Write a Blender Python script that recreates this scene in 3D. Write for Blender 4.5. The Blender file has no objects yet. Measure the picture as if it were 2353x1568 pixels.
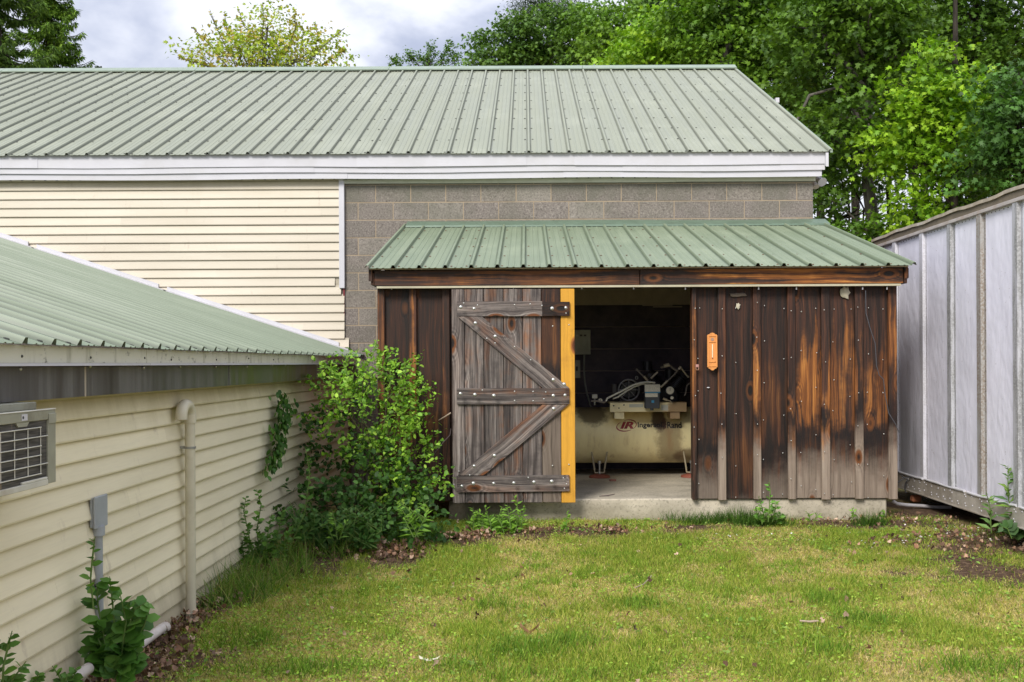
import bpy, math, random
import numpy as np
from mathutils import Vector, Matrix

random.seed(7)
RNG = np.random.default_rng(11)
S = bpy.context.scene
C = S.collection
F = 2288.0            # focal length in the photograph's measuring pixels
HX, HY, ROLL = 1212.0, 835.0, 0.0052
CAMZ = 1.5

# ------------------------------------------------------------------ camera, world, sun, exposure
cam = bpy.data.objects.new('camera', bpy.data.cameras.new('camera'))
C.objects.link(cam)
cam.data.sensor_width = 36.0
cam.data.lens = F / 2353.0 * 36.0
cam.data.shift_x = -(HX - 1176.5) / 2353.0
cam.data.shift_y = (HY - 784.0) / 2353.0
cam.data.clip_start = 0.05
cam.data.clip_end = 2000
cam.matrix_world = Matrix.Translation((0, 0, CAMZ)) @ Matrix.Rotation(math.pi / 2, 4, 'X') @ Matrix.Rotation(-ROLL, 4, 'Z')
S.camera = cam

SUN_EL, SUN_AZ = math.radians(38), math.radians(206)   # azimuth measured clockwise from +Y: high, behind the photographer
w = bpy.data.worlds.new('World'); S.world = w; w.use_nodes = True
nt = w.node_tree; nt.nodes.clear()
def wn(t, **k):
    n = nt.nodes.new(t)
    for a, b in k.items(): setattr(n, a, b)
    return n
out = wn('ShaderNodeOutputWorld'); bg = wn('ShaderNodeBackground')
sky = wn('ShaderNodeTexSky', sky_type='NISHITA', sun_disc=False, sun_elevation=SUN_EL, sun_rotation=SUN_AZ)
tc = wn('ShaderNodeTexCoord'); mp = wn('ShaderNodeMapping'); mp.inputs['Scale'].default_value = (1.0, 1.0, 2.4)
mp.inputs['Location'].default_value = (3.1, 0.4, 0.0)
n1 = wn('ShaderNodeTexNoise'); n1.inputs['Scale'].default_value = 4.2; n1.inputs['Detail'].default_value = 6; n1.inputs['Roughness'].default_value = .52
n1.inputs['Distortion'].default_value = .35
cr = wn('ShaderNodeValToRGB'); cr.color_ramp.interpolation = 'EASE'
cr.color_ramp.elements[0].position = .36; cr.color_ramp.elements[0].color = (4.0, 4.4, 5.7, 1)
cr.color_ramp.elements[1].position = .60; cr.color_ramp.elements[1].color = (8.0, 8.2, 8.9, 1)
sep = wn('ShaderNodeSeparateXYZ'); mr = wn('ShaderNodeMapRange')
mr.inputs[1].default_value = 0; mr.inputs[2].default_value = 1; mr.inputs[3].default_value = .9; mr.inputs[4].default_value = 1.5
mu = wn('ShaderNodeMixRGB', blend_type='MULTIPLY'); mu.inputs[0].default_value = 1
mx = wn('ShaderNodeMixRGB'); mx.inputs[0].default_value = .93
L = nt.links
L.new(tc.outputs['Generated'], mp.inputs[0]); L.new(mp.outputs[0], n1.inputs['Vector']); L.new(n1.outputs[0], cr.inputs[0])
L.new(tc.outputs['Generated'], sep.inputs[0]); L.new(sep.outputs['Z'], mr.inputs[0])
L.new(cr.outputs[0], mu.inputs[1]); L.new(mr.outputs[0], mu.inputs[2])
L.new(sky.outputs[0], mx.inputs[1]); L.new(mu.outputs[0], mx.inputs[2]); L.new(mx.outputs[0], bg.inputs[0])
bg.inputs[1].default_value = 0.094
L.new(bg.outputs[0], out.inputs[0])

sd = bpy.data.lights.new('sun', 'SUN'); sd.energy = 2.5; sd.angle = math.radians(20); sd.color = (1, .96, .89)
so = bpy.data.objects.new('sun', sd); C.objects.link(so)
sdir = Vector((math.sin(SUN_AZ) * math.cos(SUN_EL), math.cos(SUN_AZ) * math.cos(SUN_EL), math.sin(SUN_EL)))
so.rotation_euler = sdir.to_track_quat('Z', 'Y').to_euler(); so.location = (0, -20, 30)
S.view_settings.view_transform = 'Standard'; S.view_settings.look = 'None'
S.view_settings.exposure = 0.46; S.view_settings.gamma = 1; S.view_settings.use_curve_mapping = False
S.render.engine = 'CYCLES'

# ------------------------------------------------------------------ measuring helpers
def P(dx, dy, s):
    """photo point (measuring pixels) at scale s pixels per metre -> world"""
    xu = dx + ROLL * (HY - dy); yu = dy + ROLL * (dx - HX)
    return Vector(((xu - HX) / s, F / s, CAMZ + (HY - yu) / s))
def PX(dx, dy, X):
    """photo point lying on the vertical plane x = X"""
    xu = dx + ROLL * (HY - dy)
    return P(dx, dy, (xu - HX) / X)
def PG(dx, dy, zg=.05):
    yu = dy + ROLL * (dx - HX)
    return P(dx, dy, (yu - HY) / (CAMZ - zg))
WALL = F / 198.5      # 11.53 block wall plane
EAVE = F / 202.0
RIDGE = F / 138.0
SEAVE = F / 262.0
SFRONT = F / 255.5    # shed board faces

# ------------------------------------------------------------------ object helpers
WL = {}
def reg(o, loc, parent):
    loc = Vector(loc)
    C.objects.link(o)
    if parent is not None:
        o.parent = parent; o.location = loc - WL[parent.name]
    else:
        o.location = loc
    WL[o.name] = loc
    return o
def thing(name, label, cat, loc=(0, 0, 0), group=None):
    o = bpy.data.objects.new(name, None); o.empty_display_size = .1
    reg(o, loc, None); tag(o, label, cat, group); return o
def tag(o, label, cat, group=None, kind=None):
    if label: o['label'] = label
    if cat: o['category'] = cat
    if group: o['group'] = group
    if kind: o['kind'] = kind
    return o

class MB:
    def __init__(s): s.v = []; s.f = []; s.sm = []
    def add(s, vs, fs, smooth=False):
        b = len(s.v); s.v += [tuple(v) for v in vs]
        s.f += [tuple(i + b for i in f) for f in fs]; s.sm += [smooth] * len(fs)
        return s
    def box(s, x0, x1, y0, y1, z0, z1):
        return s.add([(x0,y0,z0),(x1,y0,z0),(x1,y1,z0),(x0,y1,z0),(x0,y0,z1),(x1,y0,z1),(x1,y1,z1),(x0,y1,z1)],
                     [(0,3,2,1),(4,5,6,7),(0,1,5,4),(1,2,6,5),(2,3,7,6),(3,0,4,7)])
    def prism(s, poly, axis, a, b, smooth=False):
        """extrude polygon (2-D) along axis 'x','y','z' from a to b"""
        n = len(poly)
        def pt(p, t):
            return {'x': (t, p[0], p[1]), 'y': (p[0], t, p[1]), 'z': (p[0], p[1], t)}[axis]
        vs = [pt(p, a) for p in poly] + [pt(p, b) for p in poly]
        fs = [(i, (i+1) % n, n + (i+1) % n, n + i) for i in range(n)]
        s.add(vs, fs, smooth); s.add(vs, [tuple(range(n))[::-1], tuple(range(n, 2*n))])
        return s
    def tube(s, pts, r, n=10, cap=True, smooth=True):
        pts = [Vector(p) for p in pts]; m = len(pts)
        rs = r if isinstance(r, (list, tuple)) else [r] * m
        up = None; vs = []
        for i, p in enumerate(pts):
            d = (pts[min(i+1, m-1)] - pts[max(i-1, 0)]).normalized()
            if up is None:
                up = Vector((0, 0, 1)) if abs(d.z) < .9 else Vector((1, 0, 0))
            a = d.cross(up).normalized(); b2 = a.cross(d).normalized(); up = b2
            for k in range(n):
                t = 2*math.pi*k/n
                vs.append(p + (a*math.cos(t) + b2*math.sin(t)) * rs[i])
        fs = [(i*n+k, i*n+(k+1) % n, (i+1)*n+(k+1) % n, (i+1)*n+k) for i in range(m-1) for k in range(n)]
        s.add(vs, fs, smooth)
        if cap: s.add(vs, [tuple(range(n))[::-1], tuple(range((m-1)*n, m*n))])
        return s
    def cyl(s, p, q, r, n=16): return s.tube([p, q], r, n)
    def ball(s, c, r, n=10, m=6, sc=(1, 1, 1)):
        vs = []; c = Vector(c)
        for i in range(m+1):
            ph = math.pi*i/m
            for k in range(n):
                t = 2*math.pi*k/n
                vs.append((c.x+r*sc[0]*math.sin(ph)*math.cos(t), c.y+r*sc[1]*math.sin(ph)*math.sin(t), c.z+r*sc[2]*math.cos(ph)))
        return s.add(vs, [(i*n+k, (i+1)*n+k, (i+1)*n+(k+1) % n, i*n+(k+1) % n) for i in range(m) for k in range(n)], True)
    def mesh(s, name='m', mat=None, off=(0, 0, 0)):
        me = bpy.data.meshes.new(name)
        o = Vector(off)
        me.from_pydata([tuple(Vector(v) - o) for v in s.v], [], s.f)
        if s.sm: me.polygons.foreach_set('use_smooth', s.sm)
        if mat: me.materials.append(mat)
        me.update(); return me
    def build(s, name, mat, parent=None, loc=None, bevel=0):
        """verts are world coordinates; loc = object origin (default parent's)"""
        if loc is None: loc = WL[parent.name] if parent is not None else (0, 0, 0)
        o = bpy.data.objects.new(name, s.mesh(name, mat, loc)); reg(o, loc, parent)
        if bevel: bev(o, bevel)
        return o
def bev(o, wd, seg=1):
    m = o.modifiers.new('bevel', 'BEVEL'); m.width = wd; m.segments = seg; m.limit_method = 'ANGLE'; m.angle_limit = math.radians(40)
    return o
def place(name, me, loc, parent, rot=None, scale=None):
    o = bpy.data.objects.new(name, me); reg(o, loc, parent)
    if rot: o.rotation_euler = rot
    if scale: o.scale = scale
    return o

# ------------------------------------------------------------------ material helpers
class NT:
    def __init__(s, name):
        s.m = bpy.data.materials.new(name); s.m.use_nodes = True
        s.t = s.m.node_tree; s.t.nodes.clear()
        s.o = s.n('ShaderNodeOutputMaterial'); s.p = s.n('ShaderNodeBsdfPrincipled')
        s.l(s.p.outputs[0], s.o.inputs[0])
    def n(s, t, **k):
        x = s.t.nodes.new(t)
        for a, b in k.items(): setattr(x, a, b)
        return x
    def l(s, a, b): s.t.links.new(a, b)
    def put(s, sock, v):
        if isinstance(v, bpy.types.NodeSocket): s.l(v, sock)
        else:
            if isinstance(v, (tuple, list)) and len(v) == 3 and sock.type == 'RGBA': v = (*v, 1)
            sock.default_value = v
    def obj(s, scale=(1, 1, 1), rnd=True, kind='Object'):
        tcn = s.n('ShaderNodeTexCoord'); mpn = s.n('ShaderNodeMapping'); mpn.inputs['Scale'].default_value = scale
        v = tcn.outputs[kind]
        if rnd:
            oi = s.n('ShaderNodeObjectInfo'); m = s.math('MULTIPLY', oi.outputs['Random'], 57.0)
            a = s.n('ShaderNodeVectorMath', operation='ADD'); s.l(v, a.inputs[0]); s.l(m, a.inputs[1]); v = a.outputs[0]
        s.l(v, mpn.inputs[0]); return mpn.outputs[0]
    def world(s, scale=(1, 1, 1)):
        g = s.n('ShaderNodeNewGeometry'); mpn = s.n('ShaderNodeMapping'); mpn.inputs['Scale'].default_value = scale
        s.l(g.outputs['Position'], mpn.inputs[0]); return mpn.outputs[0]
    def noise(s, vec, scale=1, detail=4, rough=.55, dist=0):
        x = s.n('ShaderNodeTexNoise'); s.l(vec, x.inputs['Vector']); x.inputs['Scale'].default_value = scale
        x.inputs['Detail'].default_value = detail; x.inputs['Roughness'].default_value = rough; x.inputs['Distortion'].default_value = dist
        return x.outputs[0]
    def math(s, op, a, b=0.0, c=None, clamp=False):
        x = s.n('ShaderNodeMath', operation=op); x.use_clamp = clamp
        s.put(x.inputs[0], a); s.put(x.inputs[1], b)
        if c is not None: s.put(x.inputs[2], c)
        return x.outputs[0]
    def ramp(s, f, a, b, lo=0.0, hi=1.0):
        x = s.n('ShaderNodeMapRange'); x.interpolation_type = 'SMOOTHSTEP'
        s.put(x.inputs[0], f); x.inputs[1].default_value = a; x.inputs[2].default_value = b
        x.inputs[3].default_value = lo; x.inputs[4].default_value = hi
        return x.outputs[0]
    def cramp(s, f, stops):
        x = s.n('ShaderNodeValToRGB'); e = x.color_ramp.elements
        while len(e) < len(stops): e.new(.5)
        for i, (p, c) in enumerate(stops): e[i].position = p; e[i].color = (*c, 1)
        s.put(x.inputs[0], f); return x.outputs[0]
    def mix(s, f, a, b, mode='MIX'):
        x = s.n('ShaderNodeMixRGB', blend_type=mode); s.put(x.inputs[0], f); s.put(x.inputs[1], a); s.put(x.inputs[2], b)
        return x.outputs[0]
    def prop(s, name):
        x = s.n('ShaderNodeAttribute'); x.attribute_type = 'OBJECT'; x.attribute_name = name; return x
    def attr(s, name):
        x = s.n('ShaderNodeAttribute'); x.attribute_name = name; return x
    def bump(s, h, strength=.3, dist=.005):
        x = s.n('ShaderNodeBump'); x.inputs['Strength'].default_value = strength; x.inputs['Distance'].default_value = dist
        s.put(x.inputs['Height'], h); s.l(x.outputs[0], s.p.inputs['Normal'])
    def sepz(s, vec):
        x = s.n('ShaderNodeSeparateXYZ'); s.l(vec, x.inputs[0]); return x.outputs
    def fin(s, col=None, rough=None, metal=None, spec=None):
        if col is not None: s.put(s.p.inputs['Base Color'], col)
        if rough is not None: s.put(s.p.inputs['Roughness'], rough)
        if metal is not None: s.put(s.p.inputs['Metallic'], metal)
        if spec is not None: s.put(s.p.inputs['Specular IOR Level'], spec)
        return s.m

def plain(name, col, rough=.6, metal=0, var=.12, scale=8, bump=0.0, dirt=None, dirtamt=.3, spec=.5):
    t = NT(name); v = t.obj(rnd=True)
    n = t.noise(v, scale, 5)
    c = t.mix(1, col, t.cramp(n, [(.25, (1-var,)*3), (.75, (1+var,)*3)]), 'MULTIPLY')
    if dirt:
        n2 = t.noise(v, scale*.45, 7, .65); c = t.mix(t.math('MULTIPLY', t.ramp(n2, .45, .7), dirtamt), c, dirt)
    if bump: t.bump(t.noise(v, scale*12, 3), bump, .002)
    return t.fin(c, rough, metal, spec)

def roof_metal(name, c1, c2, axis, moss=(.10, .14, .07), gk=.32):
    """painted ribbed steel; axis = slope axis ('y' or 'x') along which rain streaks run"""
    t = NT(name)
    sc = (14, .55, .55) if axis == 'y' else (.55, 14, .55)
    v = t.world(sc); n = t.noise(v, 1, 5, .6)
    n2 = t.noise(t.world(), 1.1, 5, .6); n3 = t.noise(t.world(), 60, 2, .6)
    c = t.mix(n, c1, c2)
    c = t.mix(t.math('MULTIPLY', t.ramp(n2, .45, .75), .45), c, tuple(x*1.25 for x in c2))
    c = t.mix(t.math('MULTIPLY', t.ramp(n3, .62, .72), .10), c, moss)
    oc = t.sepz(t.obj(rnd=False)); u = oc['X'] if axis == 'y' else oc['Y']      # rib shadow painted into the colour as a dark line at each foot
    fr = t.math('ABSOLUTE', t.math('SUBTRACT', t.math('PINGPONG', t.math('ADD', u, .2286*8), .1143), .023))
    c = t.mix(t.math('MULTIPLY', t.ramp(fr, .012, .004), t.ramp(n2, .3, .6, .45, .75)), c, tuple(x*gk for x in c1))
    t.bump(n2, .12, .01)
    r = t.ramp(n, .3, .7, .40, .58)
    return t.fin(c, r, 0, .5)

def siding(name, c, dirt_shade_c=(.30, .27, .10), top=None):
    t = NT(name)
    n = t.noise(t.world((.9, .9, 5)), 1, 5, .6); oi = t.n('ShaderNodeObjectInfo')
    c = t.mix(oi.outputs['Random'], tuple(x*.94 for x in c), tuple(min(1, x*1.04) for x in c))
    fine = t.noise(t.obj((3, 3, 60)), 2, 3)
    col = t.mix(1, c, t.cramp(n, [(.25, (.90, .89, .86)), (.7, (1.04, 1.04, 1.04))]), 'MULTIPLY')
    col = t.mix(t.math('MULTIPLY', t.ramp(fine, .4, .7), .08), col, (.45, .40, .30))
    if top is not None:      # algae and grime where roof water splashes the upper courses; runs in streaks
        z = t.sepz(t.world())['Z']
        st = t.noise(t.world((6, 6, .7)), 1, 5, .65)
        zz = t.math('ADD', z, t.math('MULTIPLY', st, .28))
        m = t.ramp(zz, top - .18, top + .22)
        col = t.mix(t.math('MULTIPLY', m, .72), col, dirt_shade_c)
        lowm = t.ramp(t.math('ADD', z, t.math('MULTIPLY', st, .35)), .52, .22)     # mud splash at the foot of the wall
        col = t.mix(t.math('MULTIPLY', lowm, .55), col, (.24, .20, .12))
        sp = t.noise(t.world((5, 5, 1.6)), 1.3, 6, .7)
        col = t.mix(t.math('MULTIPLY', t.ramp(sp, .60, .74), .35), col, (.30, .22, .17))
    zl = t.math('ADD', t.sepz(t.obj(rnd=False))['Z'], t.math('MULTIPLY', n, .012))   # shadow under each lap, painted in as a darker edge
    col = t.mix(t.ramp(zl, .084, .100, 0, .42), col, tuple(x*.45 for x in dirt_shade_c))
    t.bump(t.noise(t.obj((2, 2, 30)), 6, 2), .05, .002)
    return t.fin(col, .5, 0, .35)

def wood(name, old=False, stain=None):
    """board material: object space, z along the grain, origin at board's foot. Object properties: warm, wz, wr, grey."""
    t = NT(name)
    oc = t.obj(rnd=False); o = t.sepz(oc); rv = t.obj(rnd=True)
    # knots
    vo = t.n('ShaderNodeTexVoronoi'); vo.feature = 'F1'
    mpn = t.n('ShaderNodeMapping'); mpn.inputs['Scale'].default_value = (4.6, 0, 2.2 if not old else 2.3); t.l(rv, mpn.inputs[0])
    t.l(mpn.outputs[0], vo.inputs['Vector']); vo.inputs['Scale'].default_value = 1
    d = vo.outputs['Distance']
    g = t.math('POWER', 2.718, t.math('MULTIPLY', t.math('MULTIPLY', d, d), -22.0))
    r = t.sepz(rv)
    cv = t.n('ShaderNodeCombineXYZ')
    wob = t.noise(rv, 1.7, 2)
    t.l(t.math('ADD', r['X'], t.math('ADD', t.math('MULTIPLY', g, .055), t.math('MULTIPLY', wob, .05))), cv.inputs[0])
    t.l(r['Y'], cv.inputs[1]); t.l(r['Z'], cv.inputs[2])
    def gr(scale, det, rough=.6):
        m = t.n('ShaderNodeMapping'); m.inputs['Scale'].default_value = scale; t.l(cv.outputs[0], m.inputs[0])
        return t.noise(m.outputs[0], 1, det, rough)
    streak = gr((26, 26, .45), 4); coarse = gr((34, 34, .9), 5); fine = gr((170, 170, 3.5), 4); wide = gr((9, 9, .8), 4)
    patch = t.noise(rv, 4.5, 6, .65)
    gmix = t.math('ADD', t.math('ADD', t.math('MULTIPLY', coarse, .6), t.math('MULTIPLY', fine, .4)), t.math('MULTIPLY', t.math('MULTIPLY', g, .13), t.math('SINE', t.math('MULTIPLY', d, 75.0))))
    if stain:
        c = t.cramp(gmix, [(.3, tuple(x*.72 for x in stain)), (.55, stain), (.75, tuple(min(1, x*1.25) for x in stain))])
        c = t.mix(t.math('MULTIPLY', t.ramp(patch, .5, .75), .35), c, (.28, .11, .02))
    elif old:
        c = t.cramp(gmix, [(.30, (.016, .012, .011)), (.44, (.075, .060, .054)), (.56, (.22, .185, .165)), (.70, (.46, .41, .37))])
        br = t.cramp(gmix, [(.32, (.03, .012, .006)), (.48, (.16, .065, .030)), (.68, (.46, .23, .12))])
        wm = t.math('MULTIPLY', t.ramp(t.math('ADD', t.math('MULTIPLY', wide, .6), t.math('MULTIPLY', patch, .4)), .47, .62), t.prop('warm').outputs['Fac'])
        c = t.mix(wm, c, br)
        c = t.mix(t.ramp(t.math('ADD', t.math('MULTIPLY', wide, .5), t.math('MULTIPLY', patch, .5)), .50, .36, 0, .55), c, (.018, .013, .014))
    else:
        dark = t.cramp(gmix, [(.32, (.008, .005, .004)), (.48, (.030, .016, .011)), (.58, (.085, .034, .019)), (.70, (.19, .078, .038))])
        dark = t.mix(t.ramp(wide, .50, .66, 0, .5), dark, t.cramp(gmix, [(.32, (.02, .006, .003)), (.5, (.085, .026, .012)), (.7, (.24, .09, .035))]))
        hot = t.cramp(gmix, [(.32, (.030, .010, .004)), (.45, (.15, .048, .012)), (.56, (.40, .145, .030)), (.68, (.80, .38, .085))])
        hz = t.math('SUBTRACT', 1.0, t.math('DIVIDE', t.math('ABSOLUTE', t.math('SUBTRACT', o['Z'], t.prop('wz').outputs['Fac'])), t.prop('wr').outputs['Fac']))
        wm = t.math('ADD', t.math('MULTIPLY', hz, .26), t.math('ADD', t.math('ADD', t.math('MULTIPLY', wide, .40), t.math('MULTIPLY', streak, .45)), t.math('MULTIPLY', patch, .30)))
        wm = t.math('MULTIPLY', t.ramp(wm, .71, .84), t.prop('warm').outputs['Fac'])
        c = t.mix(wm, dark, hot)
        # sun- and splash-bleached foot of each board
        pale = t.cramp(gmix, [(.28, (.10, .075, .055)), (.5, (.26, .20, .155)), (.75, (.42, .345, .275))])
        zt = t.math('ADD', o['Z'], t.math('ADD', t.math('MULTIPLY', t.math('SUBTRACT', patch, .5), .42), t.math('MULTIPLY', t.math('SUBTRACT', coarse, .5), .30)))
        df = t.math('SUBTRACT', t.prop('grey').outputs['Fac'], zt)
        gm = t.ramp(df, -.08, .26)
        burn = t.math('MULTIPLY', t.ramp(t.math('ABSOLUTE', t.math('ADD', df, .13)), .17, .0), t.math('MULTIPLY', t.ramp(coarse, .35, .55, .35, .95), t.ramp(t.prop('grey').outputs['Fac'], .1, .3)))
        c = t.mix(burn, c, (.010, .007, .007))
        c = t.mix(gm, c, pale)
    # knots: dark eye with orange rim
    c = t.mix(t.ramp(d, .22, .13), c, (.16, .055, .015) if not stain else (.30, .10, .02))
    c = t.mix(t.ramp(d, .14, .08), c, (.012, .007, .005) if not stain else (.10, .03, .01))
    dkn = t.math('SUBTRACT', 1.0, t.prop('dk').outputs['Fac'])
    c = t.mix(1, c, dkn, 'MULTIPLY')
    hgt = t.math('ADD', gmix, t.math('MULTIPLY', t.ramp(d, .14, .05), -.4))
    t.bump(hgt, .55, .004)
    rr = t.ramp(gmix, .3, .7, .45, .75)
    return t.fin(c, rr, 0, .35)

def block_mat(name):
    t = NT(name); oi = t.n('ShaderNodeObjectInfo')
    v = t.obj()
    base = t.cramp(oi.outputs['Random'], [(0, (.20, .175, .155)), (.35, (.25, .22, .19)), (.7, (.225, .195, .175)), (1, (.285, .255, .22))])
    n = t.noise(v, 55, 5, .75); n2 = t.noise(t.world(), 2.4, 7, .7)
    c = t.mix(t.ramp(n, .5, .64, 0, .65), base, (.06, .05, .045)); c = t.mix(t.ramp(n, .46, .36, 0, .5), c, (.46, .41, .36))
    c = t.mix(t.math('MULTIPLY', t.ramp(n2, .4, .7), .5), c, (.14, .135, .105))
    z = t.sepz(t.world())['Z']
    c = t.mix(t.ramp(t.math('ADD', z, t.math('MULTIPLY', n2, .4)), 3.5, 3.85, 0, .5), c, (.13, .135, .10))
    t.bump(n, .6, .004)
    return t.fin(c, .92, 0, .2)

def leaf_mat(name, trans=.35, rough=.5, spec=.3):
    t = NT(name); a = t.attr('col')
    t.fin(a.outputs['Color'], rough, 0, spec)
    tr = t.n('ShaderNodeBsdfTranslucent'); t.l(t.mix(1, a.outputs['Color'], (1.15, 1.25, .55), 'MULTIPLY'), tr.inputs[0])
    m = t.n('ShaderNodeMixShader'); m.inputs[0].default_value = trans
    t.l(t.p.outputs[0], m.inputs[1]); t.l(tr.outputs[0], m.inputs[2]); t.l(m.outputs[0], t.o.inputs[0])
    return t.m

def bark(name, c1, c2):
    t = NT(name); v = t.obj((9, 9, 1.6)); n = t.noise(v, 1.6, 6, .7)
    t.bump(n, .8, .03)
    return t.fin(t.cramp(n, [(.3, c1), (.7, c2)]), .9, 0, .15)

M = {}
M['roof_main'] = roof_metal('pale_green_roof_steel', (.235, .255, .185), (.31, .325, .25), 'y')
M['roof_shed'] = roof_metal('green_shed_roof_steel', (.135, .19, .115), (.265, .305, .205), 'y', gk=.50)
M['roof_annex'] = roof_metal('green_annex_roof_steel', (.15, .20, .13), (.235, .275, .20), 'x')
M['flash_green'] = plain('dark_green_flashing', (.13, .19, .135), .45, dirt=(.06, .09, .05))
M['cap_green'] = plain('green_ridge_metal', (.26, .32, .25), .45)
M['white_alu'] = plain('white_aluminium', (.60, .59, .625), .4, var=.05, scale=3, dirt=(.42, .40, .34), dirtamt=.25)
M['cream_trim'] = plain('soffit_vinyl', (.58, .585, .48), .5, var=.06, dirt=(.32, .33, .2), dirtamt=.3)
M['siding_main'] = siding('cream_vinyl_siding', (.64, .575, .47), dirt_shade_c=(.42, .36, .22), top=3.72)
M['siding_annex'] = siding('yellowed_vinyl_siding', (.86, .78, .57), dirt_shade_c=(.36, .29, .10), top=1.40)
M['block'] = block_mat('concrete_block')
M['mortar'] = plain('mortar', (.36, .285, .20), .95, scale=20, bump=.5, spec=.2)
M['wood'] = wood('burnt_brown_board')
M['wood_old'] = wood('weathered_grey_board', old=True)
M['wood_yellow'] = wood('yellow_stained_board', stain=(.66, .33, .035))
M['wood_raw'] = wood('thermometer_pine', stain=(.78, .32, .09))
M['steel'] = plain('galvanised_bolt', (.55, .55, .52), .35, .8, spec=.5)
M['black'] = plain('black_paint', (.012, .012, .016), .5, var=.3)
M['screw'] = plain('weathered_screw', (.05, .05, .04), .5, .3)
M['rust_screw'] = plain('rusty_screw', (.13, .06, .03), .7)

def concrete(name, c, green=True):
    t = NT(name); v = t.world(); n = t.noise(v, 3.2, 8, .65); f = t.noise(v, 45, 4, .7)
    col = t.cramp(n, [(.25, tuple(x*.62 for x in c)), (.5, c), (.72, tuple(x*1.25 for x in c))])
    col = t.mix(t.ramp(f, .52, .64, 0, .6), col, tuple(x*.45 for x in c))
    if green:
        z = t.sepz(v)['Z']; x = t.sepz(v)['X']
        m = t.ramp(t.math('ADD', z, t.math('MULTIPLY', n, .25)), .38, .16)
        col = t.mix(t.math('MULTIPLY', m, .45), col, (.13, .12, .045))
        col = t.mix(t.ramp(t.math('ADD', x, t.math('MULTIPLY', n, .6)), .45, -.05, 0, .8), col, (.09, .07, .05))
    t.bump(t.math('ADD', n, t.math('MULTIPLY', f, .4)), .5, .01)
    return t.fin(col, .9, 0, .25)
M['slab'] = concrete('cast_concrete', (.50, .445, .35))

# ------------------------------------------------------------------ roof sheets
def roof_profile(n_ribs, pitch=.2286, last=True):
    """list of (u, n) along the sheet's width"""
    pr = []
    for k in range(n_ribs + (1 if last else 0)):
        u = k * pitch
        pr += [(u-.021, 0), (u-.010, .026), (u+.010, .026), (u+.021, 0)]
        if k < n_ribs:
            for q in (.088, .142):
                pr += [(u+q-.011, 0), (u+q-.004, .0048), (u+q+.004, .0048), (u+q+.011, 0)]
    return pr
def sheet_mesh(name, pr, udir, vdir, length, mat):
    udir, vdir = Vector(udir), Vector(vdir).normalized(); nd = udir.cross(vdir).normalized()
    if nd.z < 0: nd = -nd
    mb = MB(); n = len(pr); rows = [0, length]
    top = [udir*u + vdir*v + nd*h for v in rows for (u, h) in pr]
    bot = [udir*u + vdir*v + nd*(h-.0018) for v in rows for (u, h) in pr]
    fs = [(i, i+1, n+i+1, n+i) for i in range(n-1)]
    mb.add(top + bot, fs + [tuple(2*n+j for j in f[::-1]) for f in fs]
           + [(i+1, i, 2*n+i, 2*n+i+1) for i in range(n-1)] + [(n+i, n+i+1, 3*n+i+1, 3*n+i) for i in range(n-1)]
           + [(0, n, 3*n, 2*n), (2*n-1, n-1, 3*n-1, 4*n-1)])
    me = mb.mesh(name, mat); bmfix(me); return me, nd
def bmfix(me):
    import bmesh
    b = bmesh.new(); b.from_mesh(me); bmesh.ops.recalc_face_normals(b, faces=b.faces[:]); b.to_mesh(me); b.free()
def screws(name, parent, org, udir, vdir, nd, us, vs, r=.0125, mat=None, h=.005, jitter=.006):
    mb = MB(); udir = Vector(udir); vdir = Vector(vdir).normalized()
    ring = []
    for k in range(6):
        t = math.pi*k/3; ring.append((math.cos(t)*r, math.sin(t)*r))
    for u in us:
        for v in vs:
            if random.random() < .04: continue
            c = Vector(org) + udir*(u + random.uniform(-jitter, jitter)) + vdir*(v + random.uniform(-jitter, jitter)*2)
            vv = [c + udir*a + vdir*b + nd*.0005 for a, b in ring] + [c + udir*a*.8 + vdir*b*.8 + nd*h for a, b in ring]
            mb.add(vv, [(k, (k+1) % 6, 6+(k+1) % 6, 6+k) for k in range(6)] + [tuple(range(6, 12))])
    o = mb.build(name, mat or M['screw'], parent); o['kind'] = 'stuff'; return o

# ================================================================== GARAGE (long building)
gar = thing('garage_building', 'long garage with pale green ribbed roof, cream siding and bare concrete block wall', 'building', (0, WALL, 0))
GX0, GX1 = -11.6, (1868 + 2 - HX) / 198.5
EZ = CAMZ + (HY - 352) / 202.0
RZ = CAMZ + (HY - 160) / 138.0
RX1 = 3.458
TRIMX = (780 - HX + 2) / 198.5
# block wall
wl = MB().box(-2.25, GX1-.004, WALL-.0005, WALL+.19, -.05, EZ-.14).build('block_wall', M['mortar'], gar)
bl = {}
def block_mesh(wd, ht=.1935):
    k = (round(wd, 3), round(ht, 3))
    if k not in bl: bl[k] = MB().box(-wd/2, wd/2, 0, .06, -ht/2, ht/2).mesh('concrete_block', M['block'])
    return bl[k]
JX = (863 + 2.0 - HX) / 198.5
row = 0; zt = 3.165 + .2032 * 3
while zt > .1:
    zb = zt - .2032
    ztop = min(zt, EZ - .13)
    if ztop - zb > .03:
        off = JX if row % 2 else JX + .2032
        x = off - .4064 * 4
        while x < GX1:
            a, b = max(x + .0045, -2.2), min(x + .4064 - .0045, GX1)
            if b - a > .03:
                inside = (zt < 3.1 and a > -1.25)
                if not inside:
                    o = place('block', block_mesh(b - a, ztop - zb - .009), ((a+b)/2, WALL - .003 + random.uniform(-.0015, .0015), (ztop+zb)/2 - .0), wl)
                    bev(o, .003)
            x += .4064
    zt = zb; row += 1
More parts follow.
